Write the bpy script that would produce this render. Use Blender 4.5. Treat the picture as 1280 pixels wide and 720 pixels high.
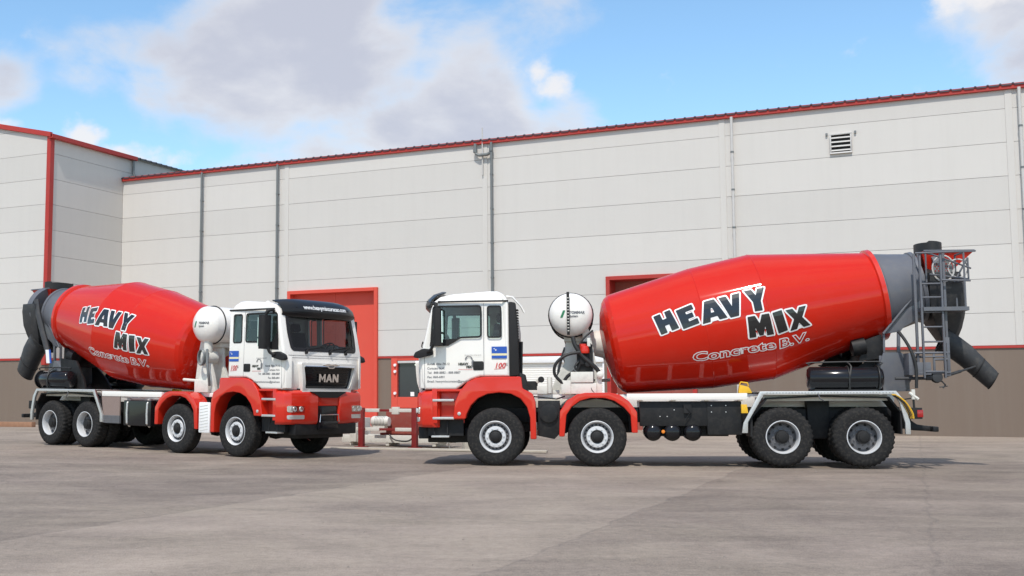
import bpy, bmesh, math, random
from math import sin, cos, pi, radians, sqrt, atan2
from mathutils import Vector, Matrix, noise
from mathutils.geometry import tessellate_polygon
random.seed(7)
S = bpy.context.scene
COL = S.collection
for o in list(bpy.data.objects): bpy.data.objects.remove(o)

# ---------------------------------------------------------------- camera
FPX = 1477.8; CAMH = 1.2825; HOR = 496.9; PCX = 498.2        # lens of a picture cropped off its axis
cd = bpy.data.cameras.new('camera'); cam = bpy.data.objects.new('camera', cd); COL.objects.link(cam)
cd.sensor_width = 36; cd.lens = FPX / 1280 * 36; cd.clip_end = 3000; cd.clip_start = .1
cam.location = (0, 0, CAMH); cam.rotation_euler = (pi/2 + math.atan((HOR-360)/FPX), 0, 0); cd.shift_x = (640-PCX)/1280
S.camera = cam
S.view_settings.view_transform = 'Standard'; S.view_settings.look = 'None'
S.view_settings.exposure = 0.26; S.view_settings.gamma = 1
S.view_settings.use_curve_mapping = False

# ---------------------------------------------------------------- light
SUN_EL = radians(56); SUN_AZ = atan2(-.27, -.963)          # direction towards the sun, x then y
sunv = Vector((cos(SUN_EL)*sin(SUN_AZ), cos(SUN_EL)*cos(SUN_AZ), sin(SUN_EL)))
sl = bpy.data.lights.new('sun', 'SUN'); sun = bpy.data.objects.new('sun', sl); COL.objects.link(sun)
sl.energy = 2.9; sl.angle = radians(.6); sl.color = (1, .95, .87)
sun.rotation_euler = sunv.to_track_quat('Z', 'Y').to_euler(); sun.location = (-20, -20, 40)

W = bpy.data.worlds.new('World'); S.world = W; W.use_nodes = True
nt = W.node_tree; N = nt.nodes; L = nt.links; N.clear()
def nd(tree, typ, **k):
    n = tree.nodes.new(typ)
    for a, b in k.items():
        if a == 'inp':
            for i, v in b.items(): n.inputs[i].default_value = v
        else: setattr(n, a, b)
    return n
wo = nd(nt, 'ShaderNodeOutputWorld'); bg = nd(nt, 'ShaderNodeBackground'); bg.inputs[1].default_value = .139
sky = nd(nt, 'ShaderNodeTexSky', sky_type='NISHITA', sun_disc=False)
sky.sun_elevation = SUN_EL; sky.sun_rotation = SUN_AZ; sky.ozone_density = 2.2; sky.air_density = 1.0; sky.dust_density = .35
tc = nd(nt, 'ShaderNodeTexCoord')
sep = nd(nt, 'ShaderNodeSeparateXYZ'); L.new(tc.outputs['Generated'], sep.inputs[0])
def M2(op, a, b=None, c=None, clamp=False):
    n = nd(nt, 'ShaderNodeMath', operation=op, use_clamp=clamp)
    for i, v in enumerate((a, b, c)):
        if v is None: continue
        if isinstance(v, (int, float)): n.inputs[i].default_value = v
        else: L.new(v, n.inputs[i])
    return n.outputs[0]
az = M2('ARCTAN2', sep.outputs[0], sep.outputs[1]); el = M2('ARCSINE', sep.outputs[2])
def fbm(scale, detail, rough, dist=0, off=(0, 0, 0), zs=1.7):
    m = nd(nt, 'ShaderNodeMapping'); L.new(tc.outputs['Generated'], m.inputs[0])
    m.inputs['Location'].default_value = off; m.inputs['Scale'].default_value = (1, 1, zs)
    n = nd(nt, 'ShaderNodeTexNoise'); L.new(m.outputs[0], n.inputs['Vector'])
    n.inputs['Scale'].default_value = scale; n.inputs['Detail'].default_value = detail
    n.inputs['Roughness'].default_value = rough; n.inputs['Distortion'].default_value = dist
    return n.outputs['Fac']
n1 = fbm(9, 8, .56, .2, (1.3, 2.1, .4)); n2 = fbm(3.2, 4, .5, 0, (5, 1, 2)); n3 = fbm(7, 5, .5, 0, (3, 7, 1.5), 2.5)
# cloud bodies standing at given bearings and heights: (bearing, height, half width, half height, weight)
blobs = [(-.325, .262, .04, .02, .5), (.0, .30, .06, .06, .7), (-.175, .285, .125, .085, 1.15), (-.09, .215, .12, .05, .95), (-.03, .25, .07, .10, .95), (-.27, .29, .085, .03, .75), (-.13, .34, .16, .06, .8),
         (.045, .235, .035, .035, .7), (-.20, .20, .06, .02, .6),
         (.375, .318, .05, .03, .9), (.42, .29, .04, .06, .85), (-.40, .262, .035, .03, .6), (-.21, .198, .03, .02, .5),
         (.9, .5, .3, .15, 1), (-1.1, .45, .4, .16, 1), (2.2, .5, .5, .2, 1), (-2.3, .7, .5, .2, 1), (2.9, .3, .4, .1, 1), (1.6, .35, .5, .15, 1), (-1.7, .25, .4, .12, 1), (3.0, .95, 1.2, .22, .9), (0, 1.15, 2.5, .2, .75), (-2.9, .18, .8, .1, .8)]
def bear(a, e):
    if abs(a) > .6 or e > .5: return a, e
    u = 640+1550*math.tan(a)-PCX; v = HOR-(512-1550*math.tan(e)); return math.atan(u/FPX), math.atan(v/sqrt(FPX*FPX+u*u))
tot = None
for (a, e, wa_, wh, w) in blobs:
    a, e = bear(a, e)
    da = M2('DIVIDE', M2('SUBTRACT', az, a), wa_); de = M2('DIVIDE', M2('SUBTRACT', el, e), wh)
    r2 = M2('ADD', M2('MULTIPLY', da, da), M2('MULTIPLY', de, de))
    g = M2('MULTIPLY', M2('POWER', 2.718, M2('MULTIPLY', r2, -.8)), w)
    tot = g if tot is None else M2('MAXIMUM', tot, g)
dens = M2('ADD', tot, M2('MULTIPLY', M2('SUBTRACT', n1, .5), 1.9))
dens = M2('ADD', dens, M2('MULTIPLY', M2('SUBTRACT', n2, .5), .5))
mr = nd(nt, 'ShaderNodeMapRange', interpolation_type='SMOOTHSTEP'); L.new(dens, mr.inputs[0])
mr.inputs[1].default_value = .16; mr.inputs[2].default_value = .82; mask = mr.outputs[0]
puffs = [(.022, .268, .014, .012, .8), (.036, .258, .020, .012, .85), (-.398, .226, .034, .013, .95), (-.335, .219, .022, .014, .95), (-.312, .206, .036, .012, .85), (-.28, .198, .03, .009, .7), (.345, .322, .022, .018, .75), (.39, .335, .05, .02, .7)]
pt_ = None
for (a, e, wa_, wh, w) in puffs:
    a, e = bear(a, e); wa_ *= .9; wh *= .9
    da = M2('DIVIDE', M2('SUBTRACT', az, a), wa_); de = M2('DIVIDE', M2('SUBTRACT', el, e), wh)
    r2 = M2('ADD', M2('MULTIPLY', da, da), M2('MULTIPLY', de, de)); g = M2('MULTIPLY', M2('POWER', 2.718, M2('MULTIPLY', r2, -.8)), w)
    pt_ = g if pt_ is None else M2('MAXIMUM', pt_, g)
n4 = fbm(26, 6, .55, .1, (2, 4, 6), 1.2)
pd_ = nd(nt, 'ShaderNodeMapRange', interpolation_type='SMOOTHSTEP'); L.new(M2('ADD', pt_, M2('MULTIPLY', M2('SUBTRACT', n4, .5), 2.3)), pd_.inputs[0]); pd_.inputs[1].default_value = .32; pd_.inputs[2].default_value = 1.0
puff = pd_.outputs[0]
# thin edges are bright, thick middles are grey
core = nd(nt, 'ShaderNodeMapRange', interpolation_type='SMOOTHSTEP')
L.new(M2('ADD', dens, M2('MULTIPLY', M2('SUBTRACT', n3, .5), .8)), core.inputs[0]); core.inputs[1].default_value = .40; core.inputs[2].default_value = 1.05
cc = nd(nt, 'ShaderNodeMix', data_type='RGBA'); L.new(core.outputs[0], cc.inputs[0])
CLOUD_K = 1.0
cc.inputs[6].default_value = (4.9*CLOUD_K, 4.9*CLOUD_K, 5.1*CLOUD_K, 1); cc.inputs[7].default_value = (3.5*CLOUD_K, 3.6*CLOUD_K, 4.15*CLOUD_K, 1)
skc = nd(nt, 'ShaderNodeMix', data_type='RGBA', blend_type='MULTIPLY'); skc.inputs[0].default_value = 1
L.new(sky.outputs[0], skc.inputs[6]); skc.inputs[7].default_value = (1.09, 1.25, 1.24, 1)
mx = nd(nt, 'ShaderNodeMix', data_type='RGBA'); L.new(M2('MULTIPLY', mask, .93), mx.inputs[0])
L.new(skc.outputs[2], mx.inputs[6]); L.new(cc.outputs[2], mx.inputs[7])
mx2 = nd(nt, 'ShaderNodeMix', data_type='RGBA'); L.new(M2('MULTIPLY', puff, .9), mx2.inputs[0]); L.new(mx.outputs[2], mx2.inputs[6]); mx2.inputs[7].default_value = (5.5, 5.4, 5.45, 1)
L.new(mx2.outputs[2], bg.inputs[0]); L.new(bg.outputs[0], wo.inputs[0])

# ---------------------------------------------------------------- materials
def mat(name, col, rough=.5, metal=0, coat=0, var=.08, vscale=3.0, bump=0, bscale=60, dirt=0, spec=.5, fine=0):
    m = bpy.data.materials.new(name); m.use_nodes = True; t = m.node_tree; b = t.nodes['Principled BSDF']
    b.inputs['Roughness'].default_value = rough; b.inputs['Metallic'].default_value = metal
    b.inputs['Coat Weight'].default_value = coat; b.inputs['Coat Roughness'].default_value = .04
    b.inputs['Specular IOR Level'].default_value = spec
    c = nd(t, 'ShaderNodeTexCoord')
    n = nd(t, 'ShaderNodeTexNoise'); t.links.new(c.outputs['Object'], n.inputs['Vector'])
    n.inputs['Scale'].default_value = vscale; n.inputs['Detail'].default_value = 6; n.inputs['Roughness'].default_value = .62
    r = nd(t, 'ShaderNodeMix', data_type='RGBA')
    r.inputs[6].default_value = tuple(x*(1-var) for x in col) + (1,)
    r.inputs[7].default_value = tuple(min(1, x*(1+var)) for x in col) + (1,)
    t.links.new(n.outputs['Fac'], r.inputs[0]); out = r.outputs[2]
    if dirt:
        n2 = nd(t, 'ShaderNodeTexNoise'); t.links.new(c.outputs['Object'], n2.inputs['Vector'])
        n2.inputs['Scale'].default_value = vscale*2.3; n2.inputs['Detail'].default_value = 9; n2.inputs['Roughness'].default_value = .7
        mr = nd(t, 'ShaderNodeMapRange'); mr.inputs[1].default_value = .48; mr.inputs[2].default_value = .78; mr.inputs[4].default_value = dirt
        t.links.new(n2.outputs['Fac'], mr.inputs[0])
        q = nd(t, 'ShaderNodeMix', data_type='RGBA'); t.links.new(mr.outputs[0], q.inputs[0]); t.links.new(out, q.inputs[6])
        q.inputs[7].default_value = (.24, .21, .175, 1); out = q.outputs[2]
        rr = nd(t, 'ShaderNodeMapRange'); rr.inputs[3].default_value = rough; rr.inputs[4].default_value = min(1, rough+.25)
        t.links.new(n2.outputs['Fac'], rr.inputs[0]); t.links.new(rr.outputs[0], b.inputs['Roughness'])
    t.links.new(out, b.inputs['Base Color'])
    if bump:
        n3 = nd(t, 'ShaderNodeTexNoise'); t.links.new(c.outputs['Object'], n3.inputs['Vector'])
        n3.inputs['Scale'].default_value = bscale; n3.inputs['Detail'].default_value = 4
        bp = nd(t, 'ShaderNodeBump'); bp.inputs['Strength'].default_value = bump; bp.inputs['Distance'].default_value = .01
        t.links.new(n3.outputs['Fac'], bp.inputs['Height']); t.links.new(bp.outputs[0], b.inputs['Normal'])
    return m
RED = mat('red_truck_paint', (.62, .019, .004), .45, coat=.9, var=.05, dirt=.03, spec=.25)
DRUM = mat('red_drum_paint', (.57, .013, .0015), .5, coat=.62, var=.07, vscale=1.2, bump=.14, bscale=1.6, spec=.1, dirt=.035)
WHITE = mat('white_truck_paint', (.87, .83, .775), .32, coat=.7, var=.03, dirt=.05)
OFFW = mat('off_white_steel', (.70, .68, .62), .45, var=.07, dirt=.35)
BLACK = mat('black_plastic', (.014, .0135, .014), .5, var=.25, dirt=.03, spec=.35)
GLOSSB = mat('gloss_black', (.010, .010, .012), .16, coat=.15, var=.1, spec=.3)
CHAS = mat('black_chassis_paint', (.010, .010, .011), .45, var=.3, dirt=.10, spec=.35)
GREY = mat('dark_grey_mixer_paint', (.115, .120, .138), .42, coat=.2, var=.12, dirt=.25)
DGREY = mat('charcoal_chute_paint', (.032, .033, .036), .45, var=.2, dirt=.2)
RUB = mat('tyre_rubber', (.016, .0155, .016), .7, var=.3, vscale=9, bump=.3, bscale=120, dirt=.22, spec=.25)
HOSE = mat('hose_rubber', (.018, .018, .018), .55, var=.2)
RIM = mat('silver_rim_paint', (.66, .66, .67), .35, metal=.2, var=.08, vscale=12, dirt=.15)
RIMD = mat('dull_grey_rim', (.15, .15, .16), .5, metal=.3, var=.2, dirt=.3)
ALU = mat('bare_aluminium', (.66, .65, .63), .34, metal=.75, var=.12, vscale=8, dirt=.25, bump=.15, bscale=80)
STUD = mat('tread_stud', (.42, .42, .41), .5, metal=.4)
CHROME = mat('chrome', (.85, .85, .86), .12, metal=1, var=.03)
YEL = mat('yellow_plastic', (.80, .46, .02), .45, var=.08, dirt=.1)
ORANGE = mat('orange_lens', (.75, .22, .02), .2)
LENS = mat('red_lens', (.35, .01, .01), .2, coat=.5)
BLUE = mat('flag_blue', (.02, .09, .42), .4, var=.04)
FYEL = mat('flag_yellow', (.78, .70, .42), .4, var=.04)
INK = mat('black_lettering', (.012, .013, .014), .22, coat=.5, var=.1)
GINK = mat('grey_lettering', (.16, .16, .17), .4)
RINK = mat('red_lettering', (.60, .03, .03), .4)
WINK = mat('white_lettering', (.86, .85, .84), .35)
GREEN = mat('green_emblem', (.03, .20, .09), .4)
TRIM = mat('red_steel_trim', (.42, .030, .022), .42, var=.1, vscale=1, dirt=.12)
DOORR = mat('red_door_sheet', (.66, .075, .045), .5, var=.05, vscale=.8, dirt=.06)
DOORD = mat('shaded_red_door_sheet', (.30, .07, .05), .55, var=.12, vscale=1.2, dirt=.3)  # red door set deep in its portal, the recess shade darkened into the colour
DRED = mat('dark_red_post_paint', (.22, .012, .012), .5, var=.15, dirt=.2)
BRED = mat('brownish_red_sheet', (.27, .05, .035), .55, var=.15, vscale=4, dirt=.3)
GALV = mat('galvanised_pipe', (.19, .20, .20), .5, metal=.3, var=.15, vscale=5)
GALVL = mat('light_grey_pipe', (.55, .53, .51), .5, var=.1, vscale=5)
ROOFM = mat('dark_roof_sheet', (.06, .06, .075), .5, var=.2)
JOINT = mat('panel_joint', (.46, .44, .415), .8)
TIMB = mat('weathered_timber', (.32, .17, .10), .8, var=.35, vscale=6, bump=.4, bscale=20)
CONB = mat('pale_concrete', (.52, .48, .41), .85, var=.15, vscale=6, bump=.3)
INTER = mat('cab_interior_trim', (.07, .07, .075), .7, var=.2)
SEATM = mat('seat_cloth', (.05, .055, .065), .9, var=.2)
DARK = mat('dark_recess', (.012, .012, .012), .8)
BRK = mat('rubble', (.45, .27, .18), .9, var=.4, vscale=8)

def glass(name, tint, a, dark=.0):
    m = bpy.data.materials.new(name); m.use_nodes = True; t = m.node_tree; t.nodes.clear()
    o = nd(t, 'ShaderNodeOutputMaterial'); tr = nd(t, 'ShaderNodeBsdfTransparent'); tr.inputs[0].default_value = tint + (1,)
    gl = nd(t, 'ShaderNodeBsdfGlossy'); gl.inputs['Roughness'].default_value = .02
    lw = nd(t, 'ShaderNodeLayerWeight'); lw.inputs[0].default_value = .5; fr = nd(t, 'ShaderNodeMath', operation='POWER'); t.links.new(lw.outputs['Facing'], fr.inputs[0]); fr.inputs[1].default_value = 4.0
    mrg = nd(t, 'ShaderNodeMath', operation='MULTIPLY_ADD'); t.links.new(fr.outputs[0], mrg.inputs[0]); mrg.inputs[1].default_value = 1.0; mrg.inputs[2].default_value = a
    ms = nd(t, 'ShaderNodeMixShader'); t.links.new(mrg.outputs[0], ms.inputs[0]); t.links.new(tr.outputs[0], ms.inputs[1]); t.links.new(gl.outputs[0], ms.inputs[2])
    t.links.new(ms.outputs[0], o.inputs[0]); return m
GLASS = glass('cab_glass', (.55, .72, .70), .09)
WGLASS = glass('windscreen_glass', (.34, .37, .38), .035)
SMOKE = mat('smoked_visor', (.014, .014, .015), .32, coat=.15, spec=.3, var=.1)
DOORG = mat('dark_door_glass', (.03, .034, .042), .12, var=.1)

# insulated wall panel: pale grey with faint runs of dirt under the joints
def wallmat(name, c0, amt=.09):
    m = mat(name, c0, .55, var=.025, vscale=.35); t = m.node_tree; b = t.nodes['Principled BSDF']
    src = b.inputs['Base Color'].links[0].from_socket
    c = nd(t, 'ShaderNodeTexCoord'); mp = nd(t, 'ShaderNodeMapping'); mp.inputs['Scale'].default_value = (1.6, 1.6, .10)
    t.links.new(c.outputs['Object'], mp.inputs[0]); n = nd(t, 'ShaderNodeTexNoise'); t.links.new(mp.outputs[0], n.inputs['Vector'])
    n.inputs['Scale'].default_value = 1.5; n.inputs['Detail'].default_value = 8; n.inputs['Roughness'].default_value = .65
    r = nd(t, 'ShaderNodeMapRange'); r.inputs[1].default_value = .45; r.inputs[2].default_value = .8; r.inputs[4].default_value = amt
    t.links.new(n.outputs['Fac'], r.inputs[0]); q = nd(t, 'ShaderNodeMix', data_type='RGBA'); t.links.new(r.outputs[0], q.inputs[0])
    t.links.new(src, q.inputs[6]); q.inputs[7].default_value = (.33, .31, .27, 1); t.links.new(q.outputs[2], b.inputs['Base Color'])
    ge = nd(t, 'ShaderNodeNewGeometry'); ri = nd(t, 'ShaderNodeMapRange'); t.links.new(ge.outputs['Random Per Island'], ri.inputs[0]); ri.inputs[3].default_value = .955; ri.inputs[4].default_value = 1.03
    hv = nd(t, 'ShaderNodeHueSaturation'); t.links.new(ri.outputs[0], hv.inputs['Value']); t.links.new(q.outputs[2], hv.inputs['Color']); t.links.new(hv.outputs[0], b.inputs['Base Color'])
    bp = nd(t, 'ShaderNodeBump'); bp.inputs['Strength'].default_value = .12; bp.inputs['Distance'].default_value = .05
    nn = nd(t, 'ShaderNodeTexNoise'); nn.inputs['Scale'].default_value = .9; t.links.new(c.outputs['Object'], nn.inputs['Vector'])
    t.links.new(nn.outputs['Fac'], bp.inputs['Height']); t.links.new(bp.outputs[0], b.inputs['Normal'])
    return m
PANEL = wallmat('wall_panel', (.615, .582, .545), .07)
PLINTH = wallmat('taupe_plinth', (.185, .137, .104), .10)

# ---------------------------------------------------------------- mesh helpers
class MB:
    def __init__(s): s.b = bmesh.new()
    def add(s, vs, fs, m=None):
        if m is not None: vs = [m @ Vector(v) for v in vs]
        v = [s.b.verts.new(p) for p in vs]
        for f in fs:
            try: s.b.faces.new([v[i] for i in f])
            except ValueError: pass
        return s
    def box(s, x0, x1, y0, y1, z0, z1, m=None):
        vs = [(x, y, z) for x in (x0, x1) for y in (y0, y1) for z in (z0, z1)]
        return s.add(vs, [(0, 1, 3, 2), (4, 6, 7, 5), (0, 4, 5, 1), (2, 3, 7, 6), (0, 2, 6, 4), (1, 5, 7, 3)], m)
    def prism(s, pts, y0, y1, m=None, axis='y'):
        """outline in (x, z) pushed along y (or outline in (y, z) along x, or (x, y) along z)"""
        n = len(pts)
        def P(a, b, c): return {'y': (a, c, b), 'x': (c, a, b), 'z': (a, b, c)}[axis]
        vs = [P(a, b, y0) for a, b in pts] + [P(a, b, y1) for a, b in pts]
        fs = [tuple(range(n)), tuple(range(2*n-1, n-1, -1))] + [(i, i+n, (i+1) % n+n, (i+1) % n) for i in range(n)]
        return s.add(vs, fs, m)
    def lathe(s, prof, n=32, m=None, mod=None, cap=True):
        """prof = [(r, h)], turned about the local z axis"""
        vs = []; fs = []; k = len(prof)
        for i in range(n):
            a = 2*pi*i/n
            for j, (r, h) in enumerate(prof):
                rr = r + (mod(i, j) if mod else 0); vs.append((rr*cos(a), rr*sin(a), h))
        for i in range(n):
            for j in range(k-1):
                a, b = i*k+j, ((i+1) % n)*k+j; fs.append((a, b, b+1, a+1))
        if cap:
            if prof[0][0] > 1e-4: fs.append(tuple(i*k for i in range(n-1, -1, -1)))
            if prof[-1][0] > 1e-4: fs.append(tuple(i*k+k-1 for i in range(n)))
        s.add(vs, fs, m); return s
    def cyl(s, p, q, r, n=16, r2=None):
        p, q = Vector(p), Vector(q); d = q-p; m = Matrix.Translation(p) @ d.to_track_quat('Z', 'Y').to_matrix().to_4x4()
        return s.lathe([(r, 0), (r if r2 is None else r2, d.length)], n, m)
    def tube(s, pts, r, n=10, closed=False, smooth=0):
        P = [Vector(p) for p in pts]
        if smooth:
            Q = []
            for i in range(len(P)-1):
                a = P[max(i-1, 0)]; b = P[i]; c = P[i+1]; d = P[min(i+2, len(P)-1)]
                for k in range(smooth):
                    t = k/smooth; Q.append(.5*((2*b)+(-a+c)*t+(2*a-5*b+4*c-d)*t*t+(-a+3*b-3*c+d)*t**3))
            Q.append(P[-1]); P = Q
        vs = []; fs = []; up = None; k = len(P)
        for i, p in enumerate(P):
            t = (P[(i+1) % k]-P[i-1]) if closed else (P[min(i+1, k-1)]-P[max(i-1, 0)])
            t.normalize()
            if up is None: up = t.orthogonal().normalized()
            up = (up - t*up.dot(t)); up = up.normalized() if up.length > 1e-5 else t.orthogonal().normalized()
            w = t.cross(up)
            for j in range(n): a = 2*pi*j/n; vs.append(p+r*(cos(a)*up+sin(a)*w))
        for i in range(k if closed else k-1):
            for j in range(n):
                a = i*n+j; b = i*n+(j+1) % n; c = ((i+1) % k)*n; fs.append((a, b, c+(j+1) % n, c+j))
        if not closed: fs += [tuple(range(n-1, -1, -1)), tuple((k-1)*n+j for j in range(n))]
        return s.add(vs, fs)
    def bars(s, segs, w):
        for p, q in segs: s.cyl(p, q, w, 8)
        return s
    def build(s, name, m, parent=None, bevel=0, seg=2, ang=30, smooth=True):
        b = s.b
        bmesh.ops.remove_doubles(b, verts=b.verts, dist=1e-5)
        bmesh.ops.recalc_face_normals(b, faces=b.faces)
        if bevel:
            es = [e for e in b.edges if len(e.link_faces) == 2 and e.calc_face_angle(0) > radians(25)]
            bmesh.ops.bevel(b, geom=es, offset=bevel, segments=seg, profile=.6, affect='EDGES', clamp_overlap=True)
        me = bpy.data.meshes.new(name); b.to_mesh(me); b.free()
        return fin(me, name, m, parent, ang, smooth)
def fin(me, name, m, parent=None, ang=30, smooth=True):
    if smooth and len(me.polygons):
        me.polygons.foreach_set('use_smooth', [True]*len(me.polygons)); me.set_sharp_from_angle(angle=radians(ang))
    me.materials.clear(); me.materials.append(m)
    o = bpy.data.objects.new(name, me); COL.objects.link(o)
    if parent: o.parent = parent
    return o
def tag(o, label=None, cat=None, group=None, kind=None):
    if label: o['label'] = label
    if cat: o['category'] = cat
    if group: o['group'] = group
    if kind: o['kind'] = kind
    return o
def empty(name, m=None):
    o = bpy.data.objects.new(name, None); COL.objects.link(o); o.empty_display_size = .3
    if m is not None: o.matrix_world = m
    return o
def copy_tree(o, parent=None):
    c = o.copy(); COL.objects.link(c)
    if parent: c.parent = parent
    out = [c]
    for ch in list(o.children): out += copy_tree(ch, c)
    return out

# lettering ------------------------------------------------------
def text_bm(s, size, off=0, shear=0, align='LEFT', space=1.0):
    cu = bpy.data.curves.new('t', 'FONT'); cu.body = s; cu.size = size; cu.offset = off; cu.shear = shear
    cu.align_x = align; cu.space_character = space; cu.resolution_u = 3; cu.fill_mode = 'FRONT'
    ob = bpy.data.objects.new('t', cu); COL.objects.link(ob); bpy.context.view_layer.update()
    dg = bpy.context.evaluated_depsgraph_get(); me = bpy.data.meshes.new_from_object(ob.evaluated_get(dg))
    b = bmesh.new(); b.from_mesh(me); bpy.data.objects.remove(ob); bpy.data.meshes.remove(me); return b
def offs(poly, d):
    n = len(poly); A = sum(poly[i][0]*poly[(i+1) % n][1]-poly[(i+1) % n][0]*poly[i][1] for i in range(n)); sg = 1 if A > 0 else -1
    out = []
    for i in range(n):
        p0, p1, p2 = (Vector(poly[i-1]), Vector(poly[i]), Vector(poly[(i+1) % n]))
        e1 = (p1-p0).normalized(); e2 = (p2-p1).normalized(); n1 = Vector((e1.y, -e1.x))*sg; n2 = Vector((e2.y, -e2.x))*sg
        m = (n1+n2); m = m.normalized() if m.length > 1e-4 else n1; k = d/max(.55, m.dot(n1)); out.append((p1.x+m.x*k, p1.y+m.y*k))
    return out
def poly_bm(polys):
    b = bmesh.new()
    for loops in polys:
        fl = [p for l in loops for p in l]; vs = [b.verts.new((p[0], p[1], 0)) for p in fl]
        for t in tessellate_polygon([[Vector((x, y, 0)) for x, y in l] for l in loops]):
            try: b.faces.new([vs[i] for i in t])
            except ValueError: pass
    return b
def grid_cut(b, step):
    for ax in (0, 1):
        vals = [v.co[ax] for v in b.verts]; x = min(vals)+step*.5
        while x < max(vals):
            co = [0, 0, 0]; no = [0, 0, 0]; co[ax] = x; no[ax] = 1
            bmesh.ops.bisect_plane(b, geom=b.verts[:]+b.edges[:]+b.faces[:], plane_co=co, plane_no=no, dist=1e-6); x += step
def wrap(b, fn, name, m, parent, step=None):
    if step: grid_cut(b, step)
    for v in b.verts: v.co = fn(v.co.x, v.co.y)
    me = bpy.data.meshes.new(name); b.to_mesh(me); b.free(); return fin(me, name, m, parent, 40, False)

# ---------------------------------------------------------------- ground
BO = Vector((-2.6977, 26.1737)); BH = -.67964; BF = Vector((cos(BH), sin(BH)))
def gz(x, y):
    q = -(Vector((x, y))-BO).dot(BF); t = q+1.96
    def soft(t, k=.8): return t if t > 20*k else k*math.log(1+math.exp(min(t/k, 50)))
    z = .0141*(soft(t)-soft(t-8.3)); return z
def frange(a, b, n): return [a+(b-a)*i/n for i in range(n+1)]
xs = sorted(set([-600, -300, -150, -90] + frange(-60, 45, 70) + [60, 90, 150, 300, 600]))
ys = sorted(set([-300, -100, -40, -15] + frange(-5, 75, 54) + [90, 120, 200, 400, 900, 1600]))
gb = MB(); vs = [(x, y, gz(x, y)) for y in ys for x in xs]; nx = len(xs)
gb.add(vs, [(j*nx+i, j*nx+i+1, (j+1)*nx+i+1, (j+1)*nx+i) for j in range(len(ys)-1) for i in range(nx-1)])
GM = bpy.data.materials.new('concrete_yard'); GM.use_nodes = True; t = GM.node_tree; b = t.nodes['Principled BSDF']; b.inputs['Roughness'].default_value = .82; b.inputs['Specular IOR Level'].default_value = .3
c = nd(t, 'ShaderNodeTexCoord'); P = c.outputs['Object']
mp = nd(t, 'ShaderNodeMapping'); mp.inputs['Rotation'].default_value = (0, 0, radians(23.5)); t.links.new(P, mp.inputs[0]); R_ = mp.outputs[0]
def tn(scale, det=6, rough=.6, vec=None, sc=None, dist=0):
    n = nd(t, 'ShaderNodeTexNoise'); v = vec or P
    if sc:
        q = nd(t, 'ShaderNodeMapping'); q.inputs['Scale'].default_value = sc; t.links.new(v, q.inputs[0]); v = q.outputs[0]
    t.links.new(v, n.inputs['Vector']); n.inputs['Scale'].default_value = scale; n.inputs['Detail'].default_value = det
    n.inputs['Roughness'].default_value = rough; n.inputs['Distortion'].default_value = dist; return n.outputs['Fac']
def tm(op, a, b_=None, c_=None, clamp=False):
    n = nd(t, 'ShaderNodeMath', operation=op, use_clamp=clamp)
    for i, v in enumerate((a, b_, c_)):
        if v is None: continue
        if isinstance(v, (int, float)): n.inputs[i].default_value = v
        else: t.links.new(v, n.inputs[i])
    return n.outputs[0]
def tr_(x, a, b_, c_=0, d_=1, sm=False):
    n = nd(t, 'ShaderNodeMapRange', interpolation_type='SMOOTHSTEP' if sm else 'LINEAR'); t.links.new(x, n.inputs[0])
    for i, v in zip((1, 2, 3, 4), (a, b_, c_, d_)): n.inputs[i].default_value = v
    return n.outputs[0]
sp = nd(t, 'ShaderNodeSeparateXYZ'); t.links.new(R_, sp.inputs[0])
wob = tm('MULTIPLY', tm('SUBTRACT', tn(.9, 4, .6), .5), .35)
gx = tm('ADD', sp.outputs[0], wob); gy = tm('ADD', sp.outputs[1], wob)
LX = [-40, -28.0, -17.6, -12.0, -7.6, -2.9, .1, 5.2, 10.5, 17, 26, 40]
LT = [0, .0, .03, -.03, -.10, .07, -.08, -.09, -.02, -.05, 0, .02, 0]
# tone of each poured strip: steps at the joints
tone = None
for a, bq, cq in zip(LX, LT[:-1], LT[1:]):
    st = tm('MULTIPLY', tr_(gx, a-.06, a+.06, 0, 1, True), cq-bq); tone = st if tone is None else tm('ADD', tone, st)
cross = tm('ADD', tm('MULTIPLY', tr_(gy, 26.1, 26.4, 0, 1, True), .06), tm('MULTIPLY', tr_(gy, 37.8, 38.6, 0, 1, True), .14))
cross = tm('ADD', cross, tm('MULTIPLY', tr_(gy, 11.2, 12.6, 0, 1, True), -.05))
tone = tm('ADD', tone, cross)
blot = tm('MULTIPLY', tm('SUBTRACT', tn(.42, 9, .68, dist=.9), .5), .95)
tracks = tm('MULTIPLY', tm('SUBTRACT', tn(.8, 7, .62, sc=(.16, 1.0, 1), dist=.3), .5), .55)
fine = tm('MULTIPLY', tm('SUBTRACT', tn(11, 9, .8), .5), 1.1)
midn = tm('MULTIPLY', tm('SUBTRACT', tn(2.6, 8, .68, sc=(.45, 1, 1)), .5), .45)
grit = tm('MULTIPLY', tm('SUBTRACT', tn(80, 3, .8), .5), 2.2)
val = tm('ADD', tm('ADD', tm('ADD', tone, blot), tm('ADD', tracks, tm('ADD', fine, midn))), tm('ADD', grit, 1.0))
cm = nd(t, 'ShaderNodeMix', data_type='RGBA', clamp_factor=True); t.links.new(tr_(val, .55, 1.45), cm.inputs[0])
cm.inputs[6].default_value = (.135, .109, .088, 1); cm.inputs[7].default_value = (.440, .364, .286, 1)
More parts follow.
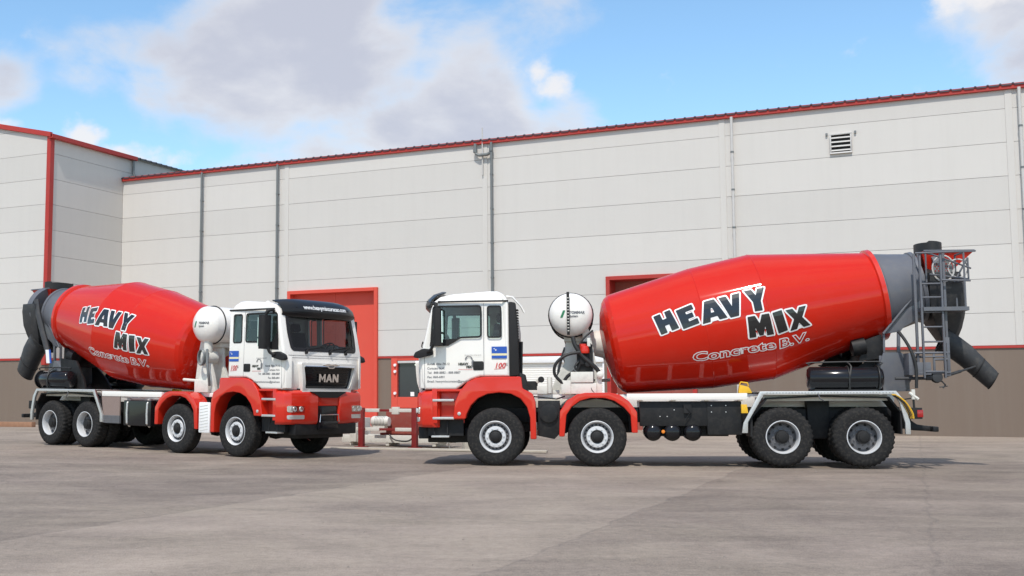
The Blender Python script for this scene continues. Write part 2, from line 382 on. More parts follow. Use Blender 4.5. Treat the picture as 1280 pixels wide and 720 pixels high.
# joints
jl = None
for a in LX:
    d_ = tm('ABSOLUTE', tm('SUBTRACT', gx, a)); l_ = tr_(d_, .006, .03, 1, 0); jl = l_ if jl is None else tm('MAXIMUM', jl, l_)
for a in (-6, 5.5, 12, 19.5, 26.25, 38.2):
    d_ = tm('ABSOLUTE', tm('SUBTRACT', gy, a)); l_ = tr_(d_, .008, .04, 1, 0); jl = tm('MAXIMUM', jl, l_)
hs = nd(t, 'ShaderNodeMix', data_type='RGBA', blend_type='MULTIPLY'); t.links.new(tr_(tm('ADD', tn(.33, 5, .6, dist=.4), tm('MULTIPLY', tn(1.9, 5, .6), .25)), .42, .82), hs.inputs[0])
t.links.new(cm.outputs[2], hs.inputs[6]); hs.inputs[7].default_value = (.96, .94, .99, 1)
jm = nd(t, 'ShaderNodeMix', data_type='RGBA'); t.links.new(tm('MULTIPLY', jl, .22), jm.inputs[0]); t.links.new(hs.outputs[2], jm.inputs[6]); jm.inputs[7].default_value = (.11, .095, .085, 1)
# pebbles and pock marks
vo = nd(t, 'ShaderNodeTexVoronoi'); vo.inputs['Scale'].default_value = 16; t.links.new(P, vo.inputs['Vector'])
dots = tm('MULTIPLY', tr_(vo.outputs['Distance'], .10, .2, 1, 0), tr_(tn(3.1, 3, .6), .50, .60))
dm = nd(t, 'ShaderNodeMix', data_type='RGBA'); t.links.new(tm('MULTIPLY', dots, .6), dm.inputs[0]); t.links.new(jm.outputs[2], dm.inputs[6]); dm.inputs[7].default_value = (.10, .085, .075, 1)
vo2 = nd(t, 'ShaderNodeTexVoronoi'); vo2.inputs['Scale'].default_value = 9; t.links.new(P, vo2.inputs['Vector'])
dots2 = tm('MULTIPLY', tr_(vo2.outputs['Distance'], .06, .12, 1, 0), tr_(tn(2.3, 3, .6), .5, .6))
dm2 = nd(t, 'ShaderNodeMix', data_type='RGBA'); t.links.new(tm('MULTIPLY', dots2, .6), dm2.inputs[0]); t.links.new(dm.outputs[2], dm2.inputs[6]); dm2.inputs[7].default_value = (.42, .37, .32, 1)
t.links.new(dm2.outputs[2], b.inputs['Base Color'])
bp = nd(t, 'ShaderNodeBump'); bp.inputs['Strength'].default_value = .5; bp.inputs['Distance'].default_value = .012
t.links.new(tm('ADD', tm('ADD', tn(40, 5, .7), tm('MULTIPLY', dots2, .6)), tm('MULTIPLY', jl, -.8)), bp.inputs['Height']); t.links.new(bp.outputs[0], b.inputs['Normal'])
tag(gb.build('yard_ground', GM), kind='structure')

# ---------------------------------------------------------------- warehouse
WA = -.4691; W0 = Vector((20.2649, 38.5908, 0)); WD = Vector((cos(WA), sin(WA), 0)); WN = Vector((WD.y, -WD.x, 0))
# local frame: x along the wall to the right, y away from the camera (into the building), z up
MW = Matrix(((WD.x, -WN.x, 0, W0.x), (WD.y, -WN.y, 0, W0.y), (0, 0, 1, 0), (0, 0, 0, 1))) @ Matrix.Translation((.1, 0, 0)) @ Matrix.Diagonal((.832, .90, .857, 1))
wh = empty('warehouse', MW); tag(wh, 'long pale grey panel clad warehouse with red eaves trim behind both trucks', 'warehouse')
XL, XR = -45.05, 34.0; EAVE = 13.42; PZ = 3.38; MOD = 1.32
holes = [(-33.83, -28.60, 6.72), (-16.70, -12.75, 6.72)]           # big doors
bays = [-45.05, -34.03, -22.72, -11.38, -.10, 11.2, 22.6, 34.0]
pn = MB(); rnd = random.Random(3)
g = .012
for a, bb in zip(bays[:-1], bays[1:]):
    z = PZ+.10; k = 0; rows = []
    zz = PZ+MOD
    prev = z
    while prev < EAVE-.05:
        top = min(PZ+MOD*(k+1)+.04, EAVE); rows.append((prev, top)); prev = top; k += 1
    for (z0, z1) in rows:
        cuts = [(a, bb, z0, z1)]
        for (h0, h1, hz) in holes:
            if h0 >= a and h1 <= bb and z0 < hz:
                if z1 <= hz: cuts = [(a, h0, z0, z1), (h1, bb, z0, z1)]
                else: cuts = [(a, h0, z0, z1), (h1, bb, z0, z1), (h0, h1, hz, z1)]
        for (x0, x1, q0, q1) in cuts:
            if x1-x0 > .2: 
                e0 = g if abs(x0-a) < 1e-3 else 0; e1 = g if abs(x1-bb) < 1e-3 else 0
                pn.box(x0+e0, x1-e1, -.02+rnd.uniform(-.002, .002), .10, q0+g, q1-.002)
pn.build('wall_cladding', PANEL, wh, smooth=False)
# core behind the joints, with door openings left free
core_ = MB()
xs_ = [XL] + [v for h in holes for v in h[:2]] + [XR]
for x0, x1 in zip(xs_[::2], xs_[1::2]): core_.box(x0, x1, .10, .4, -.3, EAVE)
for h0, h1, hz in holes: core_.box(h0, h1, .10, .4, hz, EAVE)
core_.build('wall_core', JOINT, wh, smooth=False)
pl = MB()
DX = (-27.80, -25.6); WX = (-21.4, -16.9)
segs = [(XL, -33.83), (-28.60, -27.80), (-25.6, -21.4), (-16.9, -16.7), (-12.75, XR)]
for x0, x1 in segs: pl.box(x0, x1, -.01, .10, -.4, PZ)
pl.build('plinth_wall', PLINTH, wh, smooth=False)
st = MB()
for x0, x1 in [(XL, -33.83), (-28.60, -16.70), (-12.75, XR)]: st.box(x0, x1, -.06, .098, PZ+.003, PZ+.10)
st.build('red_flashing', TRIM, wh, smooth=False)
# eaves trim, gutter and corrugated roof
tr = MB(); tr.prism([(-.15, EAVE-.02), (-.15, EAVE+.2), (-.12, EAVE+.2), (-.12, EAVE+.03), (.05, EAVE+.03), (.05, EAVE-.02)], XL-.25, XR, axis='x')
tr.build('eaves_trim', TRIM, wh, bevel=.01, seg=1)
rf = MB(); x = XL-.2; prof = []
while x < XR:
    prof += [(x, 0), (x+.28, 0), (x+.31, .055), (x+.37, .055), (x+.40, 0)]; x += .45
n = len(prof); vs = []
for (px, ph) in prof:
    for (yy, z0) in ((-.19, EAVE+.16), (26, EAVE+1.9)): vs += [(px, yy, z0+ph), (px, yy, z0+ph-.05)]
fs = []
for i in range(n-1):
    a = i*4; fs += [(a, a+4, a+6, a+2), (a+1, a+3, a+7, a+5), (a, a+1, a+5, a+4)]
rf.add(vs, fs); rf.build('roof', ROOFM, wh, smooth=False)
hid = MB(); hid.box(XL, XR, 25.5, 25.9, -.3, EAVE+1.7); hid.box(XR-.3, XR-.01, .5, 25.5, -.3, EAVE+.1); hid.build('rear_wall', PANEL, wh, smooth=False)
# vertical joint covers
for xj in bays[1:-1]:
    m = MB(); m.box(xj-.13, xj+.13, -.045, -.021, PZ+.11, EAVE-.02); m.build('joint_cover', PANEL, wh, bevel=.006, seg=1)
mst = MB(); mst.cyl((-22.80, -.12, EAVE-1.5), (-22.80, -.12, EAVE+.75), .035, 8); mst.build('vent_pipe', GALVL, wh)
def pipe(x, m_, z0=.5, zt=EAVE):
    p = MB(); p.cyl((x, -.20, z0), (x, -.20, zt), .065, 12)
    o = p.build('downpipe', m_, wh)
    c_ = MB(); z = zt-1.55
    while z > z0: c_.lathe([(.078, 0), (.078, .07)], 12, Matrix.Translation((x, -.20, z))); c_.box(x-.03, x+.03, -.20, -.02, z, z+.05); z -= 1.62
    c_.build('pipe_bracket', GALV, o); return o
for x, m_ in ((.29, GALVL), (-10.92, GALVL), (-22.30, GALV), (-34.50, GALV), (-39.40, GALV), (11.6, GALVL), (23, GALVL)): pipe(x, m_, z0=max(.35, PZ-3.0))
ub = MB(); ub.tube([(-23.14, -.2, EAVE), (-23.14, -.2, 13.08), (-23.10, -.2, 12.95), (-22.95, -.2, 12.86), (-22.5, -.2, 12.86), (-22.33, -.2, 12.95)], .075, 10)
ub.lathe([(.1, 0), (.1, .16)], 12, Matrix.Translation((-23.14, -.2, 13.0))); ub.lathe([(.1, 0), (.1, .16)], 12, Matrix.Translation((-22.31, -.2, 13.0)))
ub.build('overflow_pipe', GALV, wh)
# louvred vent
vf = MB(); x0, x1, z0, z1 = -6.88, -6.00, 11.46, 12.30
for q in ((x0, x1, z1-.06, z1), (x0, x1, z0, z0+.06), (x0, x0+.06, z0+.06, z1-.06), (x1-.06, x1, z0+.06, z1-.06)): vf.box(q[0], q[1], -.12, -.021, q[2], q[3])
v_ = vf.build('wall_vent', GALVL, wh, bevel=.006, seg=1)
m = MB(); m.box(x0+.06, x1-.06, -.05, -.022, z0+.06, z1-.06); m.build('vent_backing', DARK, v_, smooth=False)
sl_ = MB()
for k in range(4):
    zc = z1-.17-k*.175; sl_.prism([(-.115, zc-.035), (-.105, zc-.045), (-.055, zc+.02), (-.065, zc+.03)], x0+.06, x1-.06, axis='x')
sl_.build('vent_louvre', GALVL, v_)
m = MB()
for xx in (x0-.12, x1+.14): m.box(xx-.04, xx+.04, -.1, -.022, z1-.05, z1+.05)
m.build('vent_fixing', GALV, v_)
# big red sliding door, fully red
def door(h0, h1, hz, sheet, depth, w=.14, lip=.16):
    f = MB()
    f.box(h0-w*.3, h0+w, -lip, depth, -.3, hz+.14); f.box(h1-w, h1+w*.3, -lip, depth, -.3, hz+.14); f.box(h0+w, h1-w, -lip-.01, depth, hz-.03, hz+.142)
    fr = f.build('door_frame', TRIM if depth > .35 else DOORR, wh, bevel=.008, seg=1)
    d = MB(); x = h0+w
    while x < h1-w-.02:
        x1_ = min(x+2.5, h1-w); d.box(x, x1_-.012, depth-.1, depth, -.3, hz-.03); d.box(x1_-.012, x1_, depth-.085, depth-.01, -.3, hz-.03); x = x1_
    d.build('red_door', sheet, wh, smooth=False)
door(-33.83, -28.60, 6.72, DOORR, .34)
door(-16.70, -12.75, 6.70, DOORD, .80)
# red personnel door with dark glazing
f = MB(); a, c_ = DX
f.box(a, a+.34, -.08, .2, -.3, PZ); f.box(c_-.2, c_, -.08, .2, -.3, PZ); f.box(a+.34, c_-.2, -.08, .2, 3.26, PZ); f.box(a+.34, c_-.2, -.075, .2, 1.0, 1.52)
f.build('entrance_frame', DOORR, wh, bevel=.01, seg=1)
m = MB(); m.box(a+.34, c_-.2, .05, .1, 1.52, 3.26); m.build('entrance_glass', DOORG, wh, smooth=False)
m = MB(); m.box(a+.34, c_-.2, .03, .1, -.3, 1.0); m.build('entrance_panel', DOORR, wh, smooth=False)
m = MB(); m.box(a+.36, c_-.2, -.07, .06, 3.14, 3.25); m.build('roller_hood', GALVL, wh, bevel=.01)
m = MB()
for z in (3.05, 2.74, 1.70): m.cyl((a+.24, -.16, z), (a+.24, -.07, z), .07, 10)
m.build('lamp_fixture', WINK, wh)
m = MB(); m.box(a+1.02, a+1.22, .02, .045, 1.56, 1.76); m.build('notice', WINK, wh)
# white roller shutter
sh = MB(); z = -.1; prof = []
while z < 3.04: prof += [(.02, z), (0, z+.02), (0, z+.075), (.02, z+.095)]; z += .1
prof += [(.02, 3.06), (.09, 3.06), (.09, -.1)]
sh.prism([(y, zz) for y, zz in prof], WX[0]+.08, WX[1]-.08, axis='x'); sh.build('roller_shutter', WHITE, wh, smooth=False)
m = MB(); m.box(WX[0], WX[1], -.14, .1, 3.06, 3.35); m.box(WX[0], WX[0]+.08, -.08, .1, -.1, 3.06); m.box(WX[1]-.08, WX[1], -.08, .1, -.1, 3.06); m.build('shutter_box', WINK, wh, bevel=.02)

# ---------------------------------------------------------------- gabled building on the left
OFF = 5.42; lg = empty('gabled_building', MW @ Matrix.Translation((XL, 0, 0)))
tag(lg, 'taller pale grey gabled building with red corner post at the left edge', 'building')
H0 = 14.80; SL = .215; Wd = 26.0; DEP = 22
def gable(x0, x1, z0, z1): return z0, z1
pb = MB(); k = 0; z = PZ+.10
while z < H0+Wd/2*SL:
    top = PZ+MOD*(k+1)+.04; 
    # front gable face rows, clipped by the roof slope
    x_r = 0.0 if top <= H0 else -(top-H0)/SL
    xr0 = 0.0 if z <= H0 else -(z-H0)/SL
    if x_r > -Wd/2:
        pts = [(-Wd/2, z+g), (xr0, z+g), (x_r if top > H0 else 0, top-.002), (-Wd/2, top-.002)]
        if z < H0 < top: pts = [(-Wd/2, z+g), (0, z+g), (0, H0), (x_r, top-.002), (-Wd/2, top-.002)]
        pb.prism(pts, -OFF, -OFF+.12)
    if z < H0: pb.box(-.12, 0, -OFF+.12, DEP, z+g, min(top, H0)-.002)
    z = top; k += 1
pb.build('wall_cladding', PANEL, lg, smooth=False)
m = MB(); m.prism([(-Wd/2, -.3), (-.12, -.3), (-.12, H0), (-Wd/2, H0+Wd/2*SL)], -OFF+.12, -OFF+.4); m.box(-.4, -.12, -OFF+.4, DEP, -.3, H0-.01); m.build('wall_core', JOINT, lg, smooth=False)
m = MB(); m.box(-Wd/2, 0, -OFF, -OFF+.118, -.4, PZ); m.box(-.118, 0, -OFF+.12, -.01, -.4, PZ); m.build('plinth_wall', PLINTH, lg, smooth=False)
m = MB(); m.box(-Wd/2, .03, -OFF-.05, -OFF+.05, PZ+.003, PZ+.10); m.box(-.05, .05, -OFF+.05, -.03, PZ+.003, PZ+.10); m.build('red_flashing', TRIM, lg, smooth=False)
m = MB(); m.box(-.20, .06, -OFF-.06, -OFF+.22, PZ-.25, H0+.08); m.build('corner_post', TRIM, lg, bevel=.01, seg=1)
m = MB(); 
m.prism([(-Wd/2, H0+Wd/2*SL), (.10, H0-.02), (.10, H0+.24), (-Wd/2, H0+Wd/2*SL+.26)], -OFF-.14, -OFF+.02); m.build('gable_trim', TRIM, lg, bevel=.01, seg=1)
m = MB(); m.prism([(.0, H0-.08), (.26, H0-.08), (.26, H0+.14), (.21, H0+.14), (.21, H0-.03), (.0, H0-.03)], -OFF-.15, .85); m.build('gutter', TRIM, lg, bevel=.01, seg=1)
m = MB(); y = -OFF-.1; prof = []
while y < DEP: prof += [(y, 0), (y+.28, 0), (y+.31, .05), (y+.37, .05), (y+.40, 0)]; y += .45
vs = []
for (py, ph) in prof:
    for (xx, z0) in ((.22, H0+.10), (-Wd/2, H0+.10+(Wd/2+.22)*SL)): vs += [(xx, py, z0+ph), (xx, py, z0+ph-.05)]
fs = []
for i in range(len(prof)-1):
    a = i*4; fs += [(a, a+4, a+6, a+2), (a+1, a+3, a+7, a+5), (a, a+1, a+5, a+4)]
m.add(vs, fs); m.build('roof', ROOFM, lg, smooth=False)
m = MB(); m.tube([(.12, .66, H0-.1), (.12, .66, H0-.75), (.2, .7, H0-1.1), (.3, .9, H0-1.35)], .07, 10); m.build('downpipe', GALV, lg)

# ---------------------------------------------------------------- the mixer truck (x forward, y to its left, z up; origin on the ground under the front axle)
AX = (0, -1.89, -5.22, -6.63)
T = empty('mixer_truck')
def part(name, mb, m_, parent=None, **k): return mb.build(name, m_, parent or T, **k)
TYR = .545
def wheelm(x, side, y=1.22):
    # lathe axis z -> outward
    return Matrix.Translation((x, side*y, TYR)) @ Matrix.Rotation(-side*pi/2, 4, 'X')
def tyre_mesh(lug):
    m = MB(); w = .31
    prof = [(.285, -.05), (.30, -.005), (.33, .0), (.40, .006), (.46, .004), (.505, -.012), (.532, -.035), (.545, -.06), (.545, -.11), (.545, -.15), (.545, -.155), (.545, -.2), (.545, -.25), (.532, -.275), (.505, -.298), (.45, -.312), (.35, -.31), (.29, -.27)]
    n = 144
    def mod(i, j):
        if 6 <= j <= 12:
            ph = i if j < 9 else i+2
            if j in (9, 10): return -.012 if lug else -.009
            return -.016 if (ph % 4) < (2 if lug else 1) and lug else (-.003 if ph % 4 < 2 else 0)
        return 0
    m.lathe(prof, n, None, mod, cap=False); me = bpy.data.meshes.new('tyre')
    bmesh.ops.recalc_face_normals(m.b, faces=m.b.faces); m.b.to_mesh(me); m.b.free(); return me
def asobj(me, name, m_, parent, mtx, ang=35):
    o = fin(me, name, m_, parent, ang) if not me.materials else None
    if o is None: o = bpy.data.objects.new(name, me); COL.objects.link(o); o.parent = parent
    o.matrix_local = mtx; return o
def mesh_of(mb, ang=30):
    bmesh.ops.recalc_face_normals(mb.b, faces=mb.b.faces)
    me = bpy.data.meshes.new('m'); mb.b.to_mesh(me); mb.b.free(); return me
me_road = tyre_mesh(False); me_lug = tyre_mesh(True)
m = MB(); m.lathe([(.285, -.02), (.297, -.004), (.300, .006), (.290, .010), (.276, -.004), (.262, -.040), (.254, -.070)], 64, cap=False); me_rimf = mesh_of(m)
m = MB(); m.lathe([(.254, -.070), (.238, -.082), (.205, -.072), (.199, -.032)], 64, cap=False); me_well = mesh_of(m)
m = MB(); m.lathe([(.199, -.032), (.190, -.016), (.132, -.012), (.122, -.03), (.118, -.05)], 64, cap=False); me_flange = mesh_of(m)
m = MB(); m.lathe([(.132, -.012), (.122, -.045), (.105, -.05)], 48, cap=False); me_dring = mesh_of(m)
m = MB()
for k in range(20): a = 2*pi*k/20; m.lathe([(.0, .001), (.0165, 0), (.0165, -.02)], 10, Matrix.Translation((.222*cos(a), .222*sin(a), -.072)))
m.lathe([(.20, -.10), (.245, -.10), (.245, -.105), (.20, -.105)], 32, cap=False)
me_slot = mesh_of(m)
m = MB()
for k in range(10): a = 2*pi*k/10; m.lathe([(.016, 0), (.014, .022), (0, .024)], 6, Matrix.Translation((.158*cos(a), .158*sin(a), -.016)))
m.lathe([(.14, -.03), (.175, -.03), (.175, -.035), (.14, -.035)], 32, cap=False)
me_nut = mesh_of(m)
m = MB(); m.lathe([(.120, -.05), (.112, -.03), (.100, .004), (.075, .012), (.068, .030), (.045, .038), (0, .040)], 32); me_hub = mesh_of(m)
m = MB(); m.lathe([(.285, -.02), (.300, -.002), (.303, .008), (.290, .010), (.278, -.012), (.272, -.10), (.262, -.155)], 64, cap=False); me_rimr = mesh_of(m)
m = MB(); m.lathe([(.262, -.155), (.24, -.185), (.19, -.150), (.13, -.145), (.12, -.10)], 48, cap=False); me_disc = mesh_of(m)
m = MB()
for k in range(10): a = 2*pi*(k+.5)/10; m.lathe([(.0, .001), (.024, 0), (.024, -.02)], 10, Matrix.Translation((.218*cos(a), .218*sin(a), -.160)))
m.lathe([(.19, -.20), (.24, -.20), (.24, -.205), (.19, -.205)], 32, cap=False)
me_slotr = mesh_of(m)
m = MB()
for k in range(10): a = 2*pi*k/10; m.lathe([(.017, 0), (.015, .03), (0, .032)], 6, Matrix.Translation((.16*cos(a), .16*sin(a), -.15)))
m.lathe([(.14, -.165), (.18, -.165), (.18, -.17), (.14, -.17)], 32, cap=False)
me_nutr = mesh_of(m)
m = MB(); m.lathe([(.125, -.16), (.122, -.06), (.108, -.035), (.085, -.03), (.08, -.012), (.05, -.006), (0, -.004)], 32); me_hubr = mesh_of(m)
I4 = Matrix.Identity(4)
for i, x in enumerate(AX):
    for s in (1, -1):
        rear = i > 1
        w = asobj(me_lug if rear else me_road, 'wheel', RUB, T, wheelm(x, s) @ Matrix.Rotation(.31*i+.7*s, 4, 'Z'))
        asobj(me_rimr if rear else me_rimf, 'rim', RIM, w, I4)
        if rear: asobj(me_disc, 'wheel_disc', RIMD, w, I4)
        else: asobj(me_well, 'slotted_well', RIMD, w, I4); asobj(me_flange, 'bolt_flange', RIM, w, I4)
        asobj(me_slotr if rear else me_slot, 'slot_ring', DARK, w, I4)
        asobj(me_nutr if rear else me_nut, 'bolt_ring', RIMD if rear else RIM, w, I4)
        asobj(me_hubr if rear else me_hub, 'hub_cap', BLACK, w, I4)
        if rear: asobj(me_lug, 'inner_tyre', RUB, T, wheelm(x, s, .88))
    m = MB(); m.cyl((x, -.95, TYR), (x, .95, TYR), .075, 12); m.lathe([(0, -.2), (.14, -.17), (.2, 0), (.14, .17), (0, .2)], 16, Matrix.Translation((x, 0, TYR)))
    part('axle', m, CHAS)
# chassis
m = MB()
for s in (1, -1): m.box(-7.45, 1.1, s*.42-.04, s*.42+.04, .80, 1.08)
for x in (-7.4, -6.0, -4.4, -3.0, -1.0, .6): m.box(x-.06, x+.06, -.38, .38, .84, 1.04)
part('chassis_frame', m, CHAS, bevel=.01)
m = MB()
for s in (1, -1):
    m.box(-7.35, -.62, s*.43-.05, s*.43+.05, 1.085, 1.33)
    m.box(-4.62, -2.45, s*1.17-.03, s*1.17+.03, 1.225, 1.345)
    m.box(-2.3, -.60, s*.80-.03, s*.80+.03, 1.25, 1.345) 
    for x in (-4.5, -3.9, -3.3, -2.7): m.box(x-.04, x+.04, min(s*.48, s*1.14), max(s*.48, s*1.14), 1.2, 1.308)
part('subframe', m, WHITE, bevel=.008)
m = MB(); m.box(-6.9, -2.4, -.38, .38, 1.10, 1.16); part('drip_plate', m, CHAS)
m = MB(); m.box(-.75, 1.15, -.36, .36, .62, 1.60); m.box(-2.6, -.9, -.34, .34, .60, 1.08); m.box(-4.5, -2.8, -.36, .36, .62, 1.08); part('driveline', m, CHAS, bevel=.03)

m = MB()
for s in (1, -1): m.prism([(-4.95, .75), (-5.5, 1.05), (-6.4, 1.05), (-6.98, .75), (-6.98, .62), (-4.95, .62)], min(s*.45, s*.62), max(s*.45, s*.62)); m.box(-6.15, -5.75, min(s*.42, s*.70), max(s*.42, s*.70), .50, 1.25)
part('bogie_spring', m, CHAS, bevel=.02)
m = MB(); m.box(-7.1, -4.9, -.4, .4, .55, .8); part('rear_axle_casing', m, CHAS, bevel=.04)

# cab shell by boolean
def bool_obj(mb, bevel=0, seg=3, ang=25):
    b = mb.b; bmesh.ops.remove_doubles(b, verts=b.verts, dist=1e-5); bmesh.ops.recalc_face_normals(b, faces=b.faces)
    if bevel:
        es = [e for e in b.edges if e.calc_face_angle(0) > radians(ang)]
        bmesh.ops.bevel(b, geom=es, offset=bevel, segments=seg, profile=.5, affect='EDGES', clamp_overlap=True)
    me = bpy.data.meshes.new('b'); b.to_mesh(me); b.free(); o = bpy.data.objects.new('b', me); COL.objects.link(o); return o
CP = [(1.40, 1.44), (1.455, 1.6), (1.475, 1.98), (1.45, 2.22), (1.27, 2.97), (1.20, 3.12), (1.06, 3.215), (.80, 3.265), (.10, 3.315), (-.06, 3.31), (-.17, 3.25), (-.275, 3.10),
      (-.28, 1.68), (.28, 1.68), (.44, 1.63), (.56, 1.56), (.66, 1.49), (.74, 1.44)]
def shrink_side(x, y, z):
    # tumblehome of the roof and slight plan curve of the front
    k = 1.0
    if z > 3.10: k -= (z-3.10)*.42
    if z > 2.2: k -= (z-2.2)*.018
    fx = 0
    if x > .9: fx = -(.045*(abs(y)/1.2)**2+.02*(abs(y)/1.2)**4)*min(1, (x-.9)/.4)
    return Vector((x+fx, y*k, z))
def cabsolid(off, yw, bev):
    m = MB(); P = offs(CP, off) if off else CP
    n = len(P); Ys = [-yw, -yw*.96, -yw*.7, -yw*.35, 0, yw*.35, yw*.7, yw*.96, yw]
    vs = [(x, y, z) for y in Ys for x, z in P]; k = len(Ys)
    fs = [tuple(range(n)), tuple((k-1)*n+i for i in range(n-1, -1, -1))]
    for j in range(k-1): fs += [(j*n+i, (j+1)*n+i, (j+1)*n+(i+1) % n, j*n+(i+1) % n) for i in range(n)]
    m.add(vs, fs); b = m.b
    bmesh.ops.recalc_face_normals(b, faces=b.faces)
    if bev:
        es = [e for e in b.edges if all(abs(abs(v.co.y)-yw) < 1e-4 for v in e.verts)]
        bmesh.ops.bevel(b, geom=es, offset=bev, segments=4, profile=.5, affect='EDGES', clamp_overlap=True)
    bmesh.ops.triangulate(b, faces=b.faces[:], quad_method='BEAUTY', ngon_method='EAR_CLIP')
    for v in b.verts: v.co = shrink_side(*v.co)
    bmesh.ops.remove_doubles(b, verts=b.verts, dist=1e-4); bmesh.ops.dissolve_degenerate(b, edges=b.edges, dist=1e-4)
    bmesh.ops.triangulate(b, faces=b.faces[:]); bmesh.ops.recalc_face_normals(b, faces=b.faces)
    me = bpy.data.meshes.new('b'); b.to_mesh(me); b.free(); o = bpy.data.objects.new('b', me); COL.objects.link(o); return o
def rpoly(pts, r=.05, n=4):
    out = []; k = len(pts)
    for i in range(k):
        p0, p1, p2 = Vector(pts[i-1]), Vector(pts[i]), Vector(pts[(i+1) % k])
        d0 = (p0-p1); d2 = (p2-p1); q = min(r, d0.length*.45, d2.length*.45); a = p1+d0.normalized()*q; c = p1+d2.normalized()*q
        for j in range(n+1): t_ = j/n; out.append(tuple((1-t_)**2*a+2*t_*(1-t_)*p1+t_*t_*c))
    return out
WIN1 = rpoly([(1.17, 3.03), (.25, 3.03), (.25, 2.43), (.66, 2.42), (.90, 2.29), (1.22, 2.28)], .06)
WIN2 = rpoly([(.13, 3.02), (-.13, 3.02), (-.13, 2.42), (.13, 2.42)], .05)
outer = cabsolid(0, 1.22, .07); inner = cabsolid(-.05, 1.16, .03)
cut = []
m = MB(); m.prism(WIN1, -2, 2); cut.append(bool_obj(m))
m = MB(); m.prism(WIN2, -2, 2); cut.append(bool_obj(m))
WS = rpoly([(-.99, 2.27), (-1.03, 2.6), (-1.02, 2.99), (1.02, 2.99), (1.03, 2.6), (.99, 2.27)], .08)
m = MB(); m.prism(WS, 1.12, 2.2, axis='x'); cut.append(bool_obj(m))
m = MB(); m.box(-.6, -.1, -.75, .75, 2.45, 2.95); cut.append(bool_obj(m))
for c_ in [inner]+cut:
    md = outer.modifiers.new('b', 'BOOLEAN'); md.operation = 'DIFFERENCE'; md.object = c_; md.solver = 'EXACT'
bpy.context.view_layer.update(); dg = bpy.context.evaluated_depsgraph_get()
cabme = bpy.data.meshes.new_from_object(outer.evaluated_get(dg))
if sum(p.area for p in cabme.polygons) < 25:      # the cut failed: try the tolerant mode
    for md in outer.modifiers: md.use_self = True
    bpy.context.view_layer.update(); cabme = bpy.data.meshes.new_from_object(outer.evaluated_get(bpy.context.evaluated_depsgraph_get()))
for o in [outer, inner]+cut: bpy.data.objects.remove(o)
cab = fin(cabme, 'cab', WHITE, T, 32)
def front_x(z):
    for (x0, z0), (x1, z1) in zip(CP[:5], CP[1:6]):
        if z0 <= z <= z1: return x0+(x1-x0)*(z-z0)/(z1-z0)
    return 1.40 if z < 1.5 else 1.2
def onfront(y, z, d): v = shrink_side(front_x(z), y, z); return Vector((v.x+d, v.y, v.z))
def onside(s, x, z, d=.0): v = shrink_side(x, s*1.22, z); return Vector((x, v.y+s*d, z))
# windscreen
b = poly_bm([[WS]]); 
def strip(poly_o, poly_i):
    b = poly_bm([[poly_o, poly_i]]); return b
wsg = wrap(poly_bm([[offs(WS, .012)]]), lambda y, z: onfront(y, z, -.012), 'windscreen', WGLASS, cab, .12)
wrap(strip(offs(WS, .035), offs(WS, -.045)), lambda y, z: onfront(y, z, .006), 'windscreen_seal', GLOSSB, cab, .12)
for s in (1, -1):
    wrap(poly_bm([[offs(WIN1, .01)]]), lambda x, z: onside(s, x, z, -.02), 'door_window', GLASS, cab, .3)
    wrap(poly_bm([[offs(WIN2, .01)]]), lambda x, z: onside(s, x, z, -.02), 'rear_side_window', GLASS, cab, .3)
    wrap(strip(offs(WIN1, .012), offs(WIN1, -.022)), lambda x, z: onside(s, x, z, .004), 'window_seal', BLACK, cab, .3)
    wrap(strip(offs(WIN2, .010), offs(WIN2, -.020)), lambda x, z: onside(s, x, z, .004), 'window_seal', BLACK, cab, .3)
    # dark lower corner of the door window
    wrap(poly_bm([[[(1.16, 2.62), (1.10, 2.48), (.96, 2.39), (.64, 2.41), (.88, 2.27), (1.24, 2.26), (1.20, 2.55)]]]), lambda x, z: onside(s, x, z, .006), 'window_corner_panel', BLACK, cab, .3)
    # rain gutter above the door
    m = MB(); m.tube([tuple(onside(s, x, 3.115, .006)) for x in (1.08, .6, .1, -.27)], .018, 6); part('drip_rail', m, BLACK, cab)
    # shut lines
    m = MB(); pts = [(.205, 3.09), (.205, 1.70)]
    for (xa, xb, za, zb) in ((.200, .208, 1.68, 3.08), (1.335, 1.343, 1.46, 2.2)):
        pa = onside(s, xa, za, .0015); pb_ = onside(s, xb, za, .0015); pc = onside(s, xb, zb, .0015); pd = onside(s, xa, zb, .0015)
        m.add([pa, pb_, pc, pd], [(0, 1, 2, 3)])
    part('door_gap', m, GINK, cab, smooth=False)
    m = MB(); m.prism(rpoly([(.21, 1.80), (.41, 1.80), (.41, 1.97), (.21, 1.97)], .03), min(s*1.205, s*1.228), max(s*1.205, s*1.228)); part('door_handle', m, BLACK, cab, bevel=.006)
    # corner air deflector
    m = MB(); m.prism([(1.16, s*1.13), (1.30, s*1.21), (1.42, s*1.17), (1.475, s*1.06), (1.455, s*1.045), (1.40, s*1.14), (1.29, s*1.18), (1.17, s*1.10)], 1.47, 2.12, axis='z'); part('air_deflector', m, WHITE, cab, bevel=.006)
